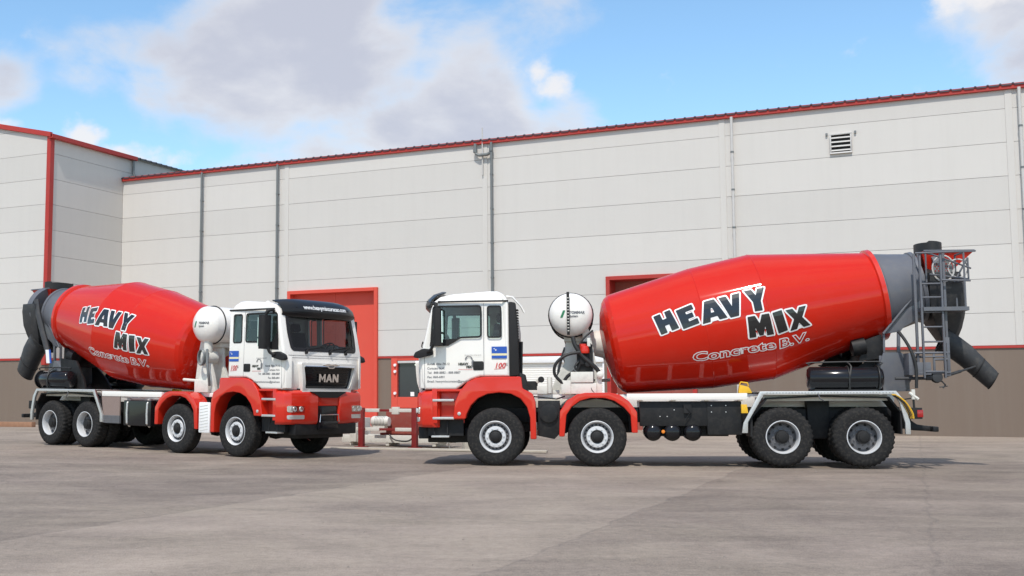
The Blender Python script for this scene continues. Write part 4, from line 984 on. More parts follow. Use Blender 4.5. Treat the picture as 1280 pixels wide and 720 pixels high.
m = MB(); m.prism(rpoly([(-4.47, 1.345), (-4.72, 1.345), (-4.66, 1.46), (-4.50, 1.50)], .02, 2), 1.0, 1.13); m.tube([(-4.50, 1.06, 1.50), (-4.53, 1.06, 1.55), (-4.65, 1.06, 1.53), (-4.66, 1.06, 1.47)], .014, 6); m.prism([(-4.50, .98), (-4.62, .98), (-4.60, 1.14), (-4.50, 1.14)], 1.17, 1.24)
part('wheel_chock', m, YEL, bevel=.008)
# right side: fuel tank with straps, ladder plates
m = MB(); m.prism(rpoly([(-2.86, .56), (-3.84, .56), (-3.84, 1.14), (-2.86, 1.14)], .02, 2), -1.16, -.55); ft = part('fuel_tank', m, GLOSSB, bevel=.07, seg=4)
m = MB()
for x in (-2.98, -3.70): m.tube([(x, -.60, 1.155), (x, -1.08, 1.155), (x, -1.165, 1.08), (x, -1.175, .85), (x, -1.165, .62), (x, -1.08, .545)], .028, 8)
part('tank_strap', m, ALU, ft)
m = MB(); m.box(-1.14, -.79, -1.245, -1.20, .48, 1.14); cp_ = part('chequer_cover', m, WINK, bevel=.03)
m = MB()
for k in range(9): m.prism([(-1.10, .52+k*.065), (-.84, .56+k*.065), (-.84, .570+k*.065), (-1.10, .53+k*.065)], -1.252, -1.245)
part('tread_pattern', m, OFFW, cp_)
m = MB(); m.prism([(-3.95, 1.36), (-4.66, 1.36), (-4.56, .78), (-3.95, .78)], -1.19, -1.16); m.build('mesh_plate', mat('brown_grey_mesh', (.26, .19, .165), .6, var=.3, vscale=60), T)
m = MB(); m.prism([(-3.93, .78), (-4.58, .78), (-4.55, .60), (-3.93, .60)], -1.21, -1.16)
for k in range(12):
    for j in range(4): m.box(-3.96-.05*k-.03, -3.96-.05*k, -1.216, -1.21, .615+j*.042, .635+j*.042)
part('chequer_plate', m, RIMD)
# ---- rear mudguards: bent aluminium frame with rubber inside
for s in (1, -1):
    pth = [(-4.50, .62), (-4.53, .80), (-4.84, 1.375), (-7.20, 1.375), (-7.33, 1.20), (-7.42, .80), (-7.42, .60)]
    po = pth; pi_ = [(-4.60, .62), (-4.61, .82), (-4.90, 1.315), (-7.16, 1.315), (-7.25, 1.17), (-7.335, .80), (-7.335, .60)]
    m = MB(); m.prism(po+pi_[::-1], min(s*1.20, s*1.255), max(s*1.20, s*1.255)); m.prism([(-4.84, 1.375), (-7.20, 1.375), (-7.20, 1.36), (-4.84, 1.36)], min(s*.55, s*1.20), max(s*.55, s*1.20))
    mg_ = part('rear_mudguard', m, ALU, bevel=.006)
    m = MB()
    m.box(-7.18, -4.95, min(s*1.21, s*1.245), max(s*1.21, s*1.245), 1.34, 1.35)
    for i in range(40): m.box(-4.95-.056*i-.02, -4.95-.056*i, min(s*1.255, s*1.259), max(s*1.255, s*1.259), 1.335, 1.355)
    part('tread_pattern', m, STUD, mg_)
    m = MB(); m.prism([(-4.92, 1.20), (-4.92, 1.31), (-7.1, 1.31), (-7.1, 1.20)], min(s*1.0, s*1.03), max(s*1.0, s*1.03)); part('side_rail', m, OFFW, mg_)
    m = MB(); m.prism([(-4.66, .55), (-4.66, .9), (-4.95, 1.26), (-5.9, 1.30), (-7.1, 1.27), (-7.3, 1.0), (-7.3, .6), (-7.27, .6), (-7.27, 1.0), (-7.08, 1.24), (-5.9, 1.27), (-4.97, 1.23), (-4.70, .9), (-4.70, .55)], min(s*.55, s*1.18), max(s*.55, s*1.18)); part('mud_flap', m, BLACK, mg_)
    m = MB(); m.tube([(-5.85, s*1.262, 1.33), (-5.88, s*1.27, 1.24), (-5.95, s*1.25, 1.20)], .012, 6); part('lashing_hook', m, RIMD, mg_)
m = MB()
for k in range(4): m.tube([(-7.12-.015*k, 1.262+.012*k, 1.31), (-7.27-.02*k, 1.275, 1.20), (-7.38-.025*k, 1.275, 1.0), (-7.42-.02*k, 1.265, .88)], .010, 6, smooth=4)
o = part('coiled_cable', m, YEL)
m = MB()
for k in range(3): m.tube([(-7.13-.015*k, 1.27+.012*k, 1.29), (-7.29-.02*k, 1.285, 1.17), (-7.39-.02*k, 1.285, .98), (-7.41-.02*k, 1.27, .88)], .007, 6, smooth=4)
part('black_cable', m, HOSE, o)
# long cylindrical tanks above the bogie; the right one sits further back
def CX(s): return 0 if s > 0 else -.56
for s in (1, -1):
    m = MB(); m.lathe([(0, -.02), (.17, 0), (.212, .05), (.212, 1.27), (.17, 1.31), (0, 1.33)], 28, Matrix.Translation((-7.06+CX(s), s*.86, 1.61)) @ Matrix.Rotation(pi/2, 4, 'Y')); ct = part('side_cylinder', m, GLOSSB, ang=50)
    m = MB()
    for x in (-6.45, -6.98): m.tube([(x+CX(s), s*.86+.222*cos(a), 1.61+.222*sin(a)) for a in frange(0, 2*pi, 24)[:-1]], .013, 6, closed=True)
    m.tube([(x_+CX(s), y_, z_) for x_, y_, z_ in [(-5.78, s*.90, 1.84), (-5.78, s*.90, 1.87), (-5.82, s*.90, 1.90), (-6.98, s*.90, 1.91), (-7.03, s*.90, 1.85)]], .016, 6, smooth=2)
    m.tube([(x_+CX(s), y_, z_) for x_, y_, z_ in [(-6.45, s*1.06, 1.40), (-6.45, s*1.08, 1.6), (-6.5, s*1.0, 1.82), (-6.45, s*.9, 1.90)]], .016, 6, smooth=2); part('cylinder_strap', m, HOSE, ct)
    m = MB(); m.box(-6.95+CX(s)*.8, -5.85+CX(s), s*.86-.12, s*.86+.12, 1.378, 1.41); part('cylinder_cradle', m, CHAS, ct)

# ---- drum
DT = .180; DP0 = Vector((-2.20, 0, 2.30)); DD = Vector((-cos(DT), 0, sin(DT))); DN = Vector((sin(DT), 0, cos(DT)))
MD = Matrix.Translation(DP0) @ Matrix(((DN.x, 0, DD.x, 0), (0, 1, 0, 0), (DN.z, 0, DD.z, 0), (0, 0, 0, 1)))
DR = [(-.16, .30), (-.10, .62), (-.02, .84), (.04, .92), (.12, .975), (1.735, 1.1834), (1.745, 1.1895), (1.755, 1.1855), (2.885, 1.2295), (2.895, 1.235), (2.905, 1.2295), (5.03, .83)]
def drad(s):
    for (a, ra), (b_, rb) in zip(DR[:-1], DR[1:]):
        if a <= s <= b_: return ra+(rb-ra)*(s-a)/(b_-a)
    return DR[-1][1]
drum = empty('drum_pivot'); bpy.data.objects.remove(drum)
m = MB(); m.lathe([(r, s) for s, r in DR], 96, MD, cap=True); drum = part('drum', m, DRUM, ang=3.9)
m = MB(); m.lathe([(drad(5.0), 5.0), (.88, 5.02), (.88, 5.10), (.80, 5.11)], 72, MD, cap=False); part('drum_flange', m, RED, drum)
m = MB(); m.lathe([(.81, 5.10), (.81, 5.13), (.785, 5.15), (.72, 5.45), (.655, 5.78), (.68, 5.79), (.68, 5.86), (.60, 5.87), (.56, 5.5)], 64, MD, cap=False); nk = part('drum_neck', m, GREY, drum)
m = MB(); m.lathe([(.93, 4.30), (.965, 4.32), (.965, 4.42), (.925, 4.44)], 72, MD, cap=False); m.b.free()
def dsurf(side, s, phi, h): r = drad(s)+h; return DP0+DD*s+(cos(phi)*Vector((0, side, 0))+sin(phi)*DN)*r
RA = 1.15
def dmap(side, s0, h):
    # x = distance along the drum seen as text direction, y = height in metres of arc
    if side > 0: return lambda x, y: dsurf(1, s0+x, y/RA, h)
    return lambda x, y: dsurf(-1, s0-x, y/RA, h)
GL = {'H': [[(0, 0), (.36, 0), (.36, .34), (.60, .34), (.60, 0), (1, 0), (.94, 1), (.62, 1), (.60, .66), (.38, .66), (.38, 1), (.0, 1)]],
      'E': [[(0, 0), (1, 0), (1, .27), (.48, .25), (.48, .38), (.85, .38), (.85, .62), (.48, .62), (.48, .75), (1, .73), (1, 1), (0, 1)]],
      'A': [[(0, 0), (.32, 0), (.36, .19), (.64, .19), (.68, 0), (1, 0), (.70, 1), (.30, 1)], [(.43, .40), (.57, .40), (.525, .62), (.475, .62)]],
      'V': [[(0, 1), (.35, 1), (.5, .48), (.65, 1), (1, 1), (.70, 0), (.30, 0)]],
      'Y': [[(0, 1), (.36, 1), (.52, .70), (.66, 1), (1, 1), (.70, .42), (.70, 0), (.32, 0), (.32, .42)]],
      'M': [[(0, 0), (.28, 0), (.30, .45), (.42, .04), (.58, .04), (.70, .45), (.72, 0), (1, 0), (.94, 1), (.64, 1), (.5, .62), (.36, 1), (.06, 1)]],
      'I': [[(0, 0), (1, 0), (1, 1), (0, 1)]],
      'X': [[(0, 0), (.34, 0), (.5, .28), (.66, 0), (1, 0), (.70, .5), (1, 1), (.66, 1), (.5, .72), (.34, 1), (0, 1), (.30, .5)]]}
LAY = [('H', 0, .35, -.02, .40, 22), ('E', .42, .31, .0, .385, 20), ('A', .80, .46, .015, .39, 8), ('V', 1.20, .39, .02, .40, 5), ('Y', 1.66, .37, .04, .40, -3),
       ('M', 1.59, .44, -.40, .37, -2), ('I', 2.09, .18, -.405, .38, 14), ('X', 2.32, .39, -.41, .385, 6)]
def glyphs(d):
    out = []
    for ch, x, w, y, h, rot in LAY:
        loops = []
        for k, l in enumerate(GL[ch]):
            q = [(px*w, py*h) for px, py in l]
            cx, cy = w/2, h/2; a = radians(-rot if False else rot*.5); q = [(cx+(px-cx)*cos(a)-(py-cy)*sin(a), cy+(px-cx)*sin(a)+(py-cy)*cos(a)) for px, py in q]
            q = rpoly(q, .010, 2); q = offs(q, d if k == 0 else -d); loops.append([(x+px, y+py) for px, py in q])
        out.append(loops)
    return out
for side, s0 in ((1, .88), (-1, 3.62)):
    yo = 0.02 if side > 0 else .11
    for h, d, m_, nm in ((.007, .028, WINK, 'white_outline_lettering'), (.0125, .000, INK, 'black_lettering')):
        b = poly_bm(glyphs(d)); 
        for v in b.verts: v.co.y += yo
        wrap(b, dmap(side, s0, h), nm, m_, drum, .09)
    for tx, x, sz, y in (('Concrete', .53, .30, -.665), ('B.V.', 2.10, .31, -.69)):
        b = text_bm(tx, sz, .010, .05, 'LEFT', 1.0)
        xs__ = [v.co.x for v in b.verts]; wv = max(xs__)-min(xs__); tgt = 1.50 if tx == 'Concrete' else .56
        for v in b.verts: v.co.x = (v.co.x-min(xs__))*tgt/wv+x; v.co.y = v.co.y*.80+y+yo*.6
        bmesh.ops.remove_doubles(b, verts=b.verts, dist=1e-4); b.verts.ensure_lookup_table(); b.verts.index_update()
        rings = []; nb_ = {}
        for e in b.edges:
            if len(e.link_faces) == 1:
                i_, j_ = e.verts[0].index, e.verts[1].index; nb_.setdefault(i_, []).append(j_); nb_.setdefault(j_, []).append(i_)
        left = set(nb_)
        while left:
            st0 = min(left); left.discard(st0); lp = [st0]; c_ = nb_[st0][0]
            while c_ in left:
                left.discard(c_); lp.append(c_); z_ = [k_ for k_ in nb_[c_] if k_ in left]
                if not z_: break
                c_ = z_[0]
            pts_ = [tuple(b.verts[i].co.xy) for i in lp]; q = [pts_[0]]
            for p_ in pts_[1:]:
                if (Vector(p_)-Vector(q[-1])).length > .006: q.append(p_)
            if len(q) > 2: rings.append([offs(q, .0085), offs(q, -.0085)])
        b.free()
        wrap(poly_bm(rings), dmap(side, s0, .007), 'outline_lettering', WINK, drum, .08)
# rollers and rear support
m = MB()
for s in (1, -1): m.cyl((-6.62, s*.50, 2.18), (-6.86, s*.50, 2.22), .16, 20)
part('drum_roller', m, CHAS)
rs = [(-7.06, 2.41), (-7.49, 2.95), (-7.73, 3.13), (-7.72, 2.72), (-7.33, 2.46), (-7.31, 2.06), (-7.5, 1.91), (-7.55, 1.74), (-7.34, 1.56), (-7.30, 1.36), (-7.05, 1.36), (-7.0, 1.85), (-7.10, 2.04)]
m = MB()
for s in (1, -1):
    y0, y1 = (s*.55, s*.61) if s > 0 else (s*.61, s*.55)
    m.prism([(-7.02, 1.34), (-7.40, 1.34), (-7.55, 1.60), (-7.52, 1.92), (-7.34, 2.06), (-7.05, 2.06), (-6.98, 1.85)], y0, y1)
    m.prism([(-7.05, 2.06), (-7.08, 2.06), (-7.09, 2.42), (-7.05, 2.42)], y0, y1); m.prism([(-7.29, 2.06), (-7.34, 2.06), (-7.36, 2.46), (-7.31, 2.48)], y0, y1)
    m.prism([(-7.05, 2.40), (-7.62, 3.12), (-7.76, 3.30), (-7.80, 2.74), (-7.42, 2.52), (-7.36, 2.44)], y0, y1)
    m.cyl((-7.05, s*.64, 2.40), (-7.72, s*.64, 3.22), .025, 8)
m.box(-7.5, -7.1, -.55, .55, 1.34, 1.5); m.box(-7.08, -6.98, -.55, .55, 1.5, 2.0)
sup = part('rear_support_frame', m, GREY, bevel=.006)
m = MB(); m.prism([(-6.75, 2.30), (-7.04, 2.40), (-7.05, 1.95), (-6.62, 1.90)], -.5, .54) ; m.prism([(-6.9, 1.33), (-6.95, 2.12), (-6.30, 2.05), (-5.95, 1.55), (-5.9, 1.33)], -.66, -.60); m.box(-6.3, -6.1, -.67, -.663, 1.4, 1.75); m.prism([(-6.9, 1.33), (-6.95, 2.0), (-6.4, 1.65), (-6.1, 1.33)], .30, .36); part('support_gusset', m, CHAS, sup, bevel=.01)
# hopper on top
m = MB()
top = [(-7.72, -.42, 3.885), (-7.72, .42, 3.885), (-8.66, .34, 3.885), (-8.66, -.34, 3.885)]; bot = [(-7.80, -.30, 3.60), (-7.80, .30, 3.60), (-8.16, .25, 3.42), (-8.16, -.25, 3.42)]
m.add(top+bot+[(p[0]*.995-.04, p[1]*.95, p[2]) for p in top]+[(p[0]-.005, p[1]*.93, p[2]+.02) for p in bot], [(0, 1, 5, 4), (1, 2, 6, 5), (2, 3, 7, 6), (3, 0, 4, 7), (8, 12, 13, 9), (9, 13, 14, 10), (10, 14, 15, 11), (11, 15, 12, 8), (0, 8, 9, 1), (1, 9, 10, 2), (2, 10, 11, 3), (3, 11, 8, 0)])
hop = part('loading_hopper', m, RED); HOPS = Vector((0, -.2, 0))
m = MB(); n = 36; vs = []
for i in range(n):
    a = 2*pi*i/n; cx, cy = -7.94+.22*cos(a), .38*sin(a)
    for rr, z in ((1, 3.86), (1, 4.085+.02*cos(a)), (.93, 4.085+.02*cos(a)), (.93, 3.86)): vs.append((-7.94+.23*rr*cos(a), .42*rr*sin(a), z-.03*(cos(a) > .5 and z > 4)))
m.add(vs, [(i*4+j, ((i+1) % n)*4+j, ((i+1) % n)*4+(j+1) % 4, i*4+(j+1) % 4) for i in range(n) for j in range(4)]); part('rubber_collar', m, HOSE, hop, ang=50); hop.location = (0, 0, 0)
m = MB()
for s in (1, -1): m.tube([(-7.75, s*.43, 3.90), (-8.66, s*.36, 3.90)], .018, 6)
m.tube([(-8.66, -.36, 3.90), (-8.66, .36, 3.90)], .018, 6); part('hopper_rim', m, GREY, hop)
# collector hood below the drum mouth
m = MB(); 
ring = [(3.50, -7.80, -8.40, .62), (3.30, -7.78, -8.46, .60), (2.95, -7.80, -8.50, .52), (2.70, -7.86, -8.48, .42), (2.48, -7.96, -8.44, .32), (2.25, -8.08, -8.36, .22)]
vs = []
for z, xa, xb, hw in ring: vs += [(xa, -hw, z), (xa, hw, z), (xb+.10, hw, z), (xb, hw*.6, z), (xb, -hw*.6, z), (xb+.10, -hw, z)]
fs = [tuple(range(6))[::-1]]
for j in range(len(ring)-1): fs += [(j*6+i, j*6+(i+1) % 6, (j+1)*6+(i+1) % 6, (j+1)*6+i) for i in range(6)]
m.add(vs, fs); col_ = part('discharge_hood', m, DGREY, bevel=.02)
mdm = DP0+DD*6.05-DN*.0
m = MB(); mm = Matrix.Translation(mdm) @ Matrix(((DN.x, 0, DD.x, 0), (0, 1, 0, 0), (DN.z, 0, DD.z, 0), (0, 0, 0, 1)))
m.lathe([(.60, -.18), (.60, .02), (.50, .06), (.20, .08), (.0, .08)], 40, mm); part('mouth_cover', m, GREY, col_)
# round perforated guard facing sideways on the left
mp_ = Matrix.Translation((-8.05, .60, 3.58)) @ Matrix.Rotation(-pi/2, 4, 'X') @ Matrix.Rotation(radians(8), 4, 'Y')
for sgn, yy in ((1, .60),):
    mp_ = Matrix.Translation((-8.03, yy, 3.56)) @ Matrix.Rotation(-sgn*pi/2, 4, 'X')
    m = MB(); m.lathe([(0, 0), (.17, 0), (.17, .012), (0, .012)], 28, mp_); gd = part('round_guard', m, GALV, col_)
    m = MB(); m.tube([tuple(mp_ @ Vector((.19*cos(a), .24*sin(a), .02))) for a in frange(0, 2*pi, 30)[:-1]], .016, 6, closed=True)
    m.tube([tuple(mp_ @ Vector((-.26+.17*cos(a), .17*sin(a), .01))) for a in frange(0, 2*pi, 24)[:-1]], .014, 6, closed=True); part('guard_ring', m, GALVL, gd)
    m = MB()
    for i in range(-2, 3):
        for j in range(-3, 4):
            x, y = i*.055+(j % 2)*.027, j*.042
            if x*x+y*y < .0215: m.lathe([(0, .016), (.016, .016), (.016, .012)], 8, mp_ @ Matrix.Translation((x, y, 0)))
    part('guard_perforation', m, DRED, gd)
# brackets / pipework round the mouth
m = MB()
for s in (1,):
    m.bars([((-7.70, s*.72, 3.86), (-7.70, s*.72, 3.30)), ((-7.70, s*.72, 3.86), (-8.5, s*.66, 3.55)), ((-7.76, s*.70, 3.45), (-8.45, s*.66, 3.35)), ((-8.45, s*.66, 3.35), (-8.45, s*.66, 3.75)), ((-8.2, s*.66, 3.3), (-8.45, s*.66, 3.75))], .017)
    m.tube([(-7.55, s*.72, 3.84), (-7.60, s*.74, 3.55), (-7.55, s*.74, 3.30)], .014, 6)
part('mouth_bracket', m, GREY, col_)
# ladder and platform on the left
m = MB(); yl = .98
for x in (-7.70, -8.06): m.box(x-.017, x+.017, yl-.03, yl+.03, 1.56, 3.83)
for x in (-7.62, -8.13): m.box(x-.022, x+.022, yl-.10, yl-.05, 1.62, 3.84)
for z in (1.68, 1.95, 2.22, 2.49, 2.76, 3.03, 3.28): m.cyl((-7.70, yl, z), (-8.06, yl, z), .016, 8)
ld = part('ladder', m, GREY, bevel=.004)
m = MB(); m.box(-7.72, -8.50, .50, 1.05, 2.78, 2.85); m.bars([((-8.45, 1.02, 2.8), (-8.45, 1.02, 3.84)), ((-8.45, .52, 2.8), (-8.45, .52, 3.84)), ((-7.62, 1.02, 3.84), (-8.62, 1.02, 3.86)), ((-8.45, .52, 3.84), (-8.45, 1.02, 3.84)), ((-8.06, 1.02, 3.34), (-8.55, 1.02, 3.32)), ((-8.45, .52, 3.33), (-8.45, 1.02, 3.33))], .018)
m.box(-8.30, -8.66, .98, 1.04, 3.845, 3.875); part('platform_rail', m, GREY, ld)
m = MB(); m.bars([((-7.55, .96, 2.02), (-8.15, .96, 2.02)), ((-7.6, .96, 1.66), (-8.15, .96, 1.66)), ((-7.88, .96, 1.66), (-7.88, .96, 2.0)), ((-7.88, .96, 1.9), (-8.13, .96, 1.9)), ((-7.45, .6, 1.95), (-7.7, .95, 1.95)), ((-7.45, .6, 1.68), (-7.7, .95, 1.68)), ((-8.12, .96, 1.66), (-8.12, .96, 2.2)), ((-7.5, .96, 1.7), (-7.5, .96, 2.0))], .022)
m.box(-7.56, -7.44, .62, .98, 1.62, 2.02); m.box(-7.58, -7.82, .90, .98, 1.62, 1.85); m.box(-8.08, -8.16, .90, .96, 1.60, 2.3); part('ladder_bracket', m, GREY, ld, bevel=.004)
m = MB(); m.cyl((-7.20, .9, 1.58), (-7.78, .9, 1.58), .028, 8); m.lathe([(.0, -.09), (.09, -.08), (.11, .0), (.09, .08), (0, .09)], 14, Matrix.Translation((-7.92, .88, 1.60)) @ Matrix.Rotation(-pi/2, 4, 'X')); m.cyl((-7.74, .88, 1.60), (-8.0, .88, 1.60), .06, 10)
m.tube([(-8.0, .9, 1.53), (-8.06, .9, 1.46), (-8.02, .9, 1.40)], .014, 6); m.cyl((-7.96, .9, 1.42), (-8.1, .9, 1.44), .012, 6); sw = part('swivel_actuator', m, DGREY)
m = MB(); m.tube([(-7.34, .80, 2.44), (-7.43, .92, 2.25), (-7.52, 1.0, 2.0), (-7.56, 1.02, 1.75), (-7.55, 1.02, 1.40)], .028, 10, smooth=5); part('rear_hose', m, HOSE)
m = MB(); m.cyl((-7.55, 1.02, 1.40), (-7.55, 1.02, 1.22), .035, 8); m.cyl((-7.48, 1.02, 1.34), (-7.63, 1.04, 1.22), .028, 8); part('hose_tap', m, OFFW)
m = MB(); m.cyl((-7.55, 1.02, 1.22), (-7.56, 1.02, .95), .02, 8); m.tube([(-7.2, 1.1, 1.34), (-7.35, 1.15, 1.22), (-7.5, 1.05, 1.24)], .012, 6); part('tap_hose', m, HOSE)
# tail
for s in (1, -1):
    m = MB(); m.box(-7.66, -7.42, min(s*.75, s*1.15), max(s*.75, s*1.15), .87, 1.07); tl = part('tail_light', m, BLACK, bevel=.01)
    m = MB(); m.box(-7.672, -7.57 if s > 0 else -7.655, min(s*.80, s*(1.157 if s > 0 else 1.12)), max(s*.80, s*(1.157 if s > 0 else 1.12)), .90, 1.03); part('tail_light_lens', m, LENS, tl, bevel=.006)
m = MB(); m.prism([(-7.35, .95), (-7.35, .70), (-7.55, .66), (-7.88, .645), (-7.92, .68), (-7.88, .725), (-7.6, .77)], .86, 1.0); m.prism([(-7.35, .95), (-7.35, .70), (-7.55, .66), (-7.88, .645), (-7.92, .68), (-7.88, .725), (-7.6, .77)], -1.0, -.86)
m.box(-7.92, -7.82, -1.18, 1.18, .64, .735); m.box(-7.5, -7.38, -1.0, 1.0, .74, 1.0); part('underrun_bar', m, CHAS, bevel=.02)
# white marker plate on the right rear
m = MB(); m.prism([(-7.06, 2.02), (-7.20, 2.02), (-7.26, 2.36), (-7.12, 2.36)], -.92, -.90); mk = part('marker_plate', m, WINK); m = MB(); m.prism([(-7.00, 2.02), (-7.06, 2.02), (-7.12, 2.36), (-7.06, 2.36)], -.92, -.90); part('marker_edge', m, BLUE, mk)
m = MB(); m.prism([(-7.16, 3.70), (-7.42, 3.62), (-7.78, 2.9), (-7.5, 2.1), (-7.20, 2.0), (-7.3, 2.3), (-7.56, 2.9)], -.90, -.72) ; m.b.free()
# left truck's collector arm is part of every truck: curved cheek on the right
m = MB(); m.tube([(-7.95, -.70, 3.62), (-7.80, -.74, 3.25), (-7.50, -.78, 2.75), (-7.22, -.80, 2.25)], .075, 8); part('cheek_beam', m, DGREY, bevel=0)
# chute: a U channel made along local -x from its pivot
m = MB(); nl = 14; vs = []; fs = []; Lc = [(0, 0, .25), (.25, -.02, .245), (.50, -.07, .24), (1.08, -.26, .205), (1.13, -.28, .19)]
# straight tapered trough, wall 12 mm
K = 13
for (lx, lz, r) in Lc:
    for rr in (r, r-.014):
        for k in range(K):
            a = radians(42)-radians(264)*k/(K-1); vs.append((-lx, rr*cos(a), lz+rr*sin(a)+.05))
W2 = 2*K
for j in range(len(Lc)-1):
    for k in range(K-1):
        a = j*W2+k; fs += [(a, a+1, a+W2+1, a+W2), (a+K, a+K+W2, a+K+W2+1, a+K+1)]
    a = j*W2; fs += [(a, a+W2, a+W2+K, a+K), (a+K-1, a+W2-1, a+2*W2-1, a+W2+K-1)]
for j in (0, len(Lc)-1):
    for k in range(K-1): a = j*W2+k; fs.append((a, a+K, a+K+1, a+1))
m.add(vs, fs)
chute = part('chute', m, DGREY, ang=40)
def lipring(lx, lz, r): return [(-lx, r*cos(radians(42)-radians(264)*k/12), lz+r*sin(radians(42)-radians(264)*k/12)+.05) for k in range(13)]
m = MB(); m.tube(lipring(1.12, -.276, .195), .012, 6); m.tube(lipring(.02, 0, .275), .015, 6); m.tube(lipring(.80, -.168, .226), .010, 6); part('chute_lip', m, BLACK, chute)
m = MB(); m.tube([(-.55, 0, -.28), (-.2, 0, -.72)], .022, 6); m.b.free()
chute.location = (-8.16, .10, 2.30)
chute.rotation_euler = (0, radians(-29), radians(-8))
m = MB(); m.cyl((-8.02, .80, 1.60), (-8.68, .38, 1.78), .020, 8); m.cyl((-8.02, .80, 1.60), (-8.35, .60, 1.69), .030, 8); strut = part('chute_strut', m, DGREY)

KEEP = ('lettering', 'pattern', 'ring', 'grille', 'mark', 'perforation', 'scale', 'emblem', 'tread_pattern', 'rubber', 'louvre', 'cladding', 'roof', 'flag', 'logo', 'axle', 'mesh', 'plate_frame', 'frame', 'gap', 'crease')
def split_parts(root):
    for o in list(root.children_recursive):
        if o.type != 'MESH' or o.children or any(k in o.name for k in KEEP): continue
        me = o.data; n = len(me.vertices)
        if n > 12000: continue
        par = list(range(n))
        def f(i):
            while par[i] != i: par[i] = par[par[i]]; i = par[i]
            return i
        for e in me.edges:
            a, b_ = f(e.vertices[0]), f(e.vertices[1])
            if a != b_: par[a] = b_
        isl = {}
        for v in me.vertices: isl.setdefault(f(v.index), []).append(v.index)
        ks = list(isl); 
        if len(ks) < 2 or len(ks) > 60: continue
        bx_ = []
        for k in ks:
            c = [me.vertices[i].co for i in isl[k]]; lo = [min(p[a] for p in c) for a in range(3)]; hi = [max(p[a] for p in c) for a in range(3)]; bx_.append((lo, hi, max(h-l for h, l in zip(hi, lo))))
        pp = list(range(len(ks)))
        def g_(i):
            while pp[i] != i: i = pp[i]
            return i
        for i in range(len(ks)):
            for j in range(i):
                gap = sum(max(0, bx_[i][0][a]-bx_[j][1][a], bx_[j][0][a]-bx_[i][1][a])**2 for a in range(3))**.5
                if gap <= max(.02, .5*max(bx_[i][2], bx_[j][2])): pp[g_(i)] = g_(j)
        groups = {}
        for i, k in enumerate(ks): groups.setdefault(g_(i), set()).update(isl[k])
        if len(groups) < 2: continue
        sets = list(groups.values())
        base = o.name.split('.')[0]
        for st_ in sets:
            b = bmesh.new(); b.from_mesh(me); b.verts.ensure_lookup_table()
            bmesh.ops.delete(b, geom=[v for v in b.verts if v.index not in st_], context='VERTS')
            m2 = bpy.data.meshes.new(base); b.to_mesh(m2); b.free()
            m2.materials.append(me.materials[0]); c = bpy.data.objects.new(base, m2); COL.objects.link(c); c.parent = o.parent; c.matrix_local = o.matrix_local
        bpy.data.objects.remove(o)
SH = {'loading_hopper': (-.25, 0, .09), 'discharge_hood': (-.25, 0, .07), 'rear_support_frame': (-.12, 0, .03), 'drum_roller': (-.15, 0, 0), 'ladder': (-.07, 0, .04), 'chute': (-.16, 0, .02),
      'chute_strut': (-.15, 0, .04), 'swivel_actuator': (-.08, 0, .02), 'rear_hose': (-.06, 0, .02), 'cheek_beam': (-.2, 0, .05), 'marker_plate': (-.1, 0, 0), 'mouth_cover': (0, 0, 0), 'water_tank': (-.01, 0, .02)}
for o in list(T.children):
    if o.name in SH: o.location = o.location+Vector(SH[o.name])
split_parts(T); split_parts(wh); split_parts(lg)

# ---------------------------------------------------------------- place both trucks
def place(root, x, y, th, z, pt, side):
    fw = Vector((cos(th), sin(th), 0)); lf = Vector((-fw.y, fw.x, 0))
    X = Vector((fw.x*cos(pt), fw.y*cos(pt), -sin(pt))); Y = lf; Z = X.cross(Y); O = Vector((x, y, z))
    root.matrix_world = Matrix(((X.x, Y.x, Z.x, O.x), (X.y, Y.y, Z.y, O.y), (X.z, Y.z, Z.z, O.z), (0, 0, 0, 1)))
copies = copy_tree(T); T2 = copies[0]
place(T, 2.01377, 23.64117, 2.98857, 0.0, .0039, 1)
place(T2, -2.69765, 26.1737, -.67964, .02765, .01411, -1)
for o in T.children_recursive:
    if o.name.startswith('mirror_housing') and sum(v.co.y for v in o.data.vertices) > 0: o.location = (.05, 0, 0)
tag(T, 'concrete mixer truck parked side on, with its ladder and chute in full view', 'mixer truck', 'concrete mixer trucks parked in the yard')
tag(T2, 'red and white concrete mixer truck whose windscreen and black grille face the camera', 'mixer truck', 'concrete mixer trucks parked in the yard')
for o in copies:
    if o.name.startswith('chute') and 'strut' not in o.name and 'lip' not in o.name:
        o.location = (-8.08, -.52, 2.60); o.rotation_euler = (0, radians(-42), radians(18)); o.scale = (.84, 1.22, 1.2)
    if o.name.startswith('discharge_hood'): o.location = (-.25, -.22, .07)
    if o.name.startswith('mirror_housing') and sum(v.co.y for v in o.data.vertices) > 0: o.location = (-.06, 0, 0)
    if o.name.startswith('chute_strut'): o.rotation_euler = (0, 0, 0); strut2 = o
bpy.data.objects.remove(strut2)

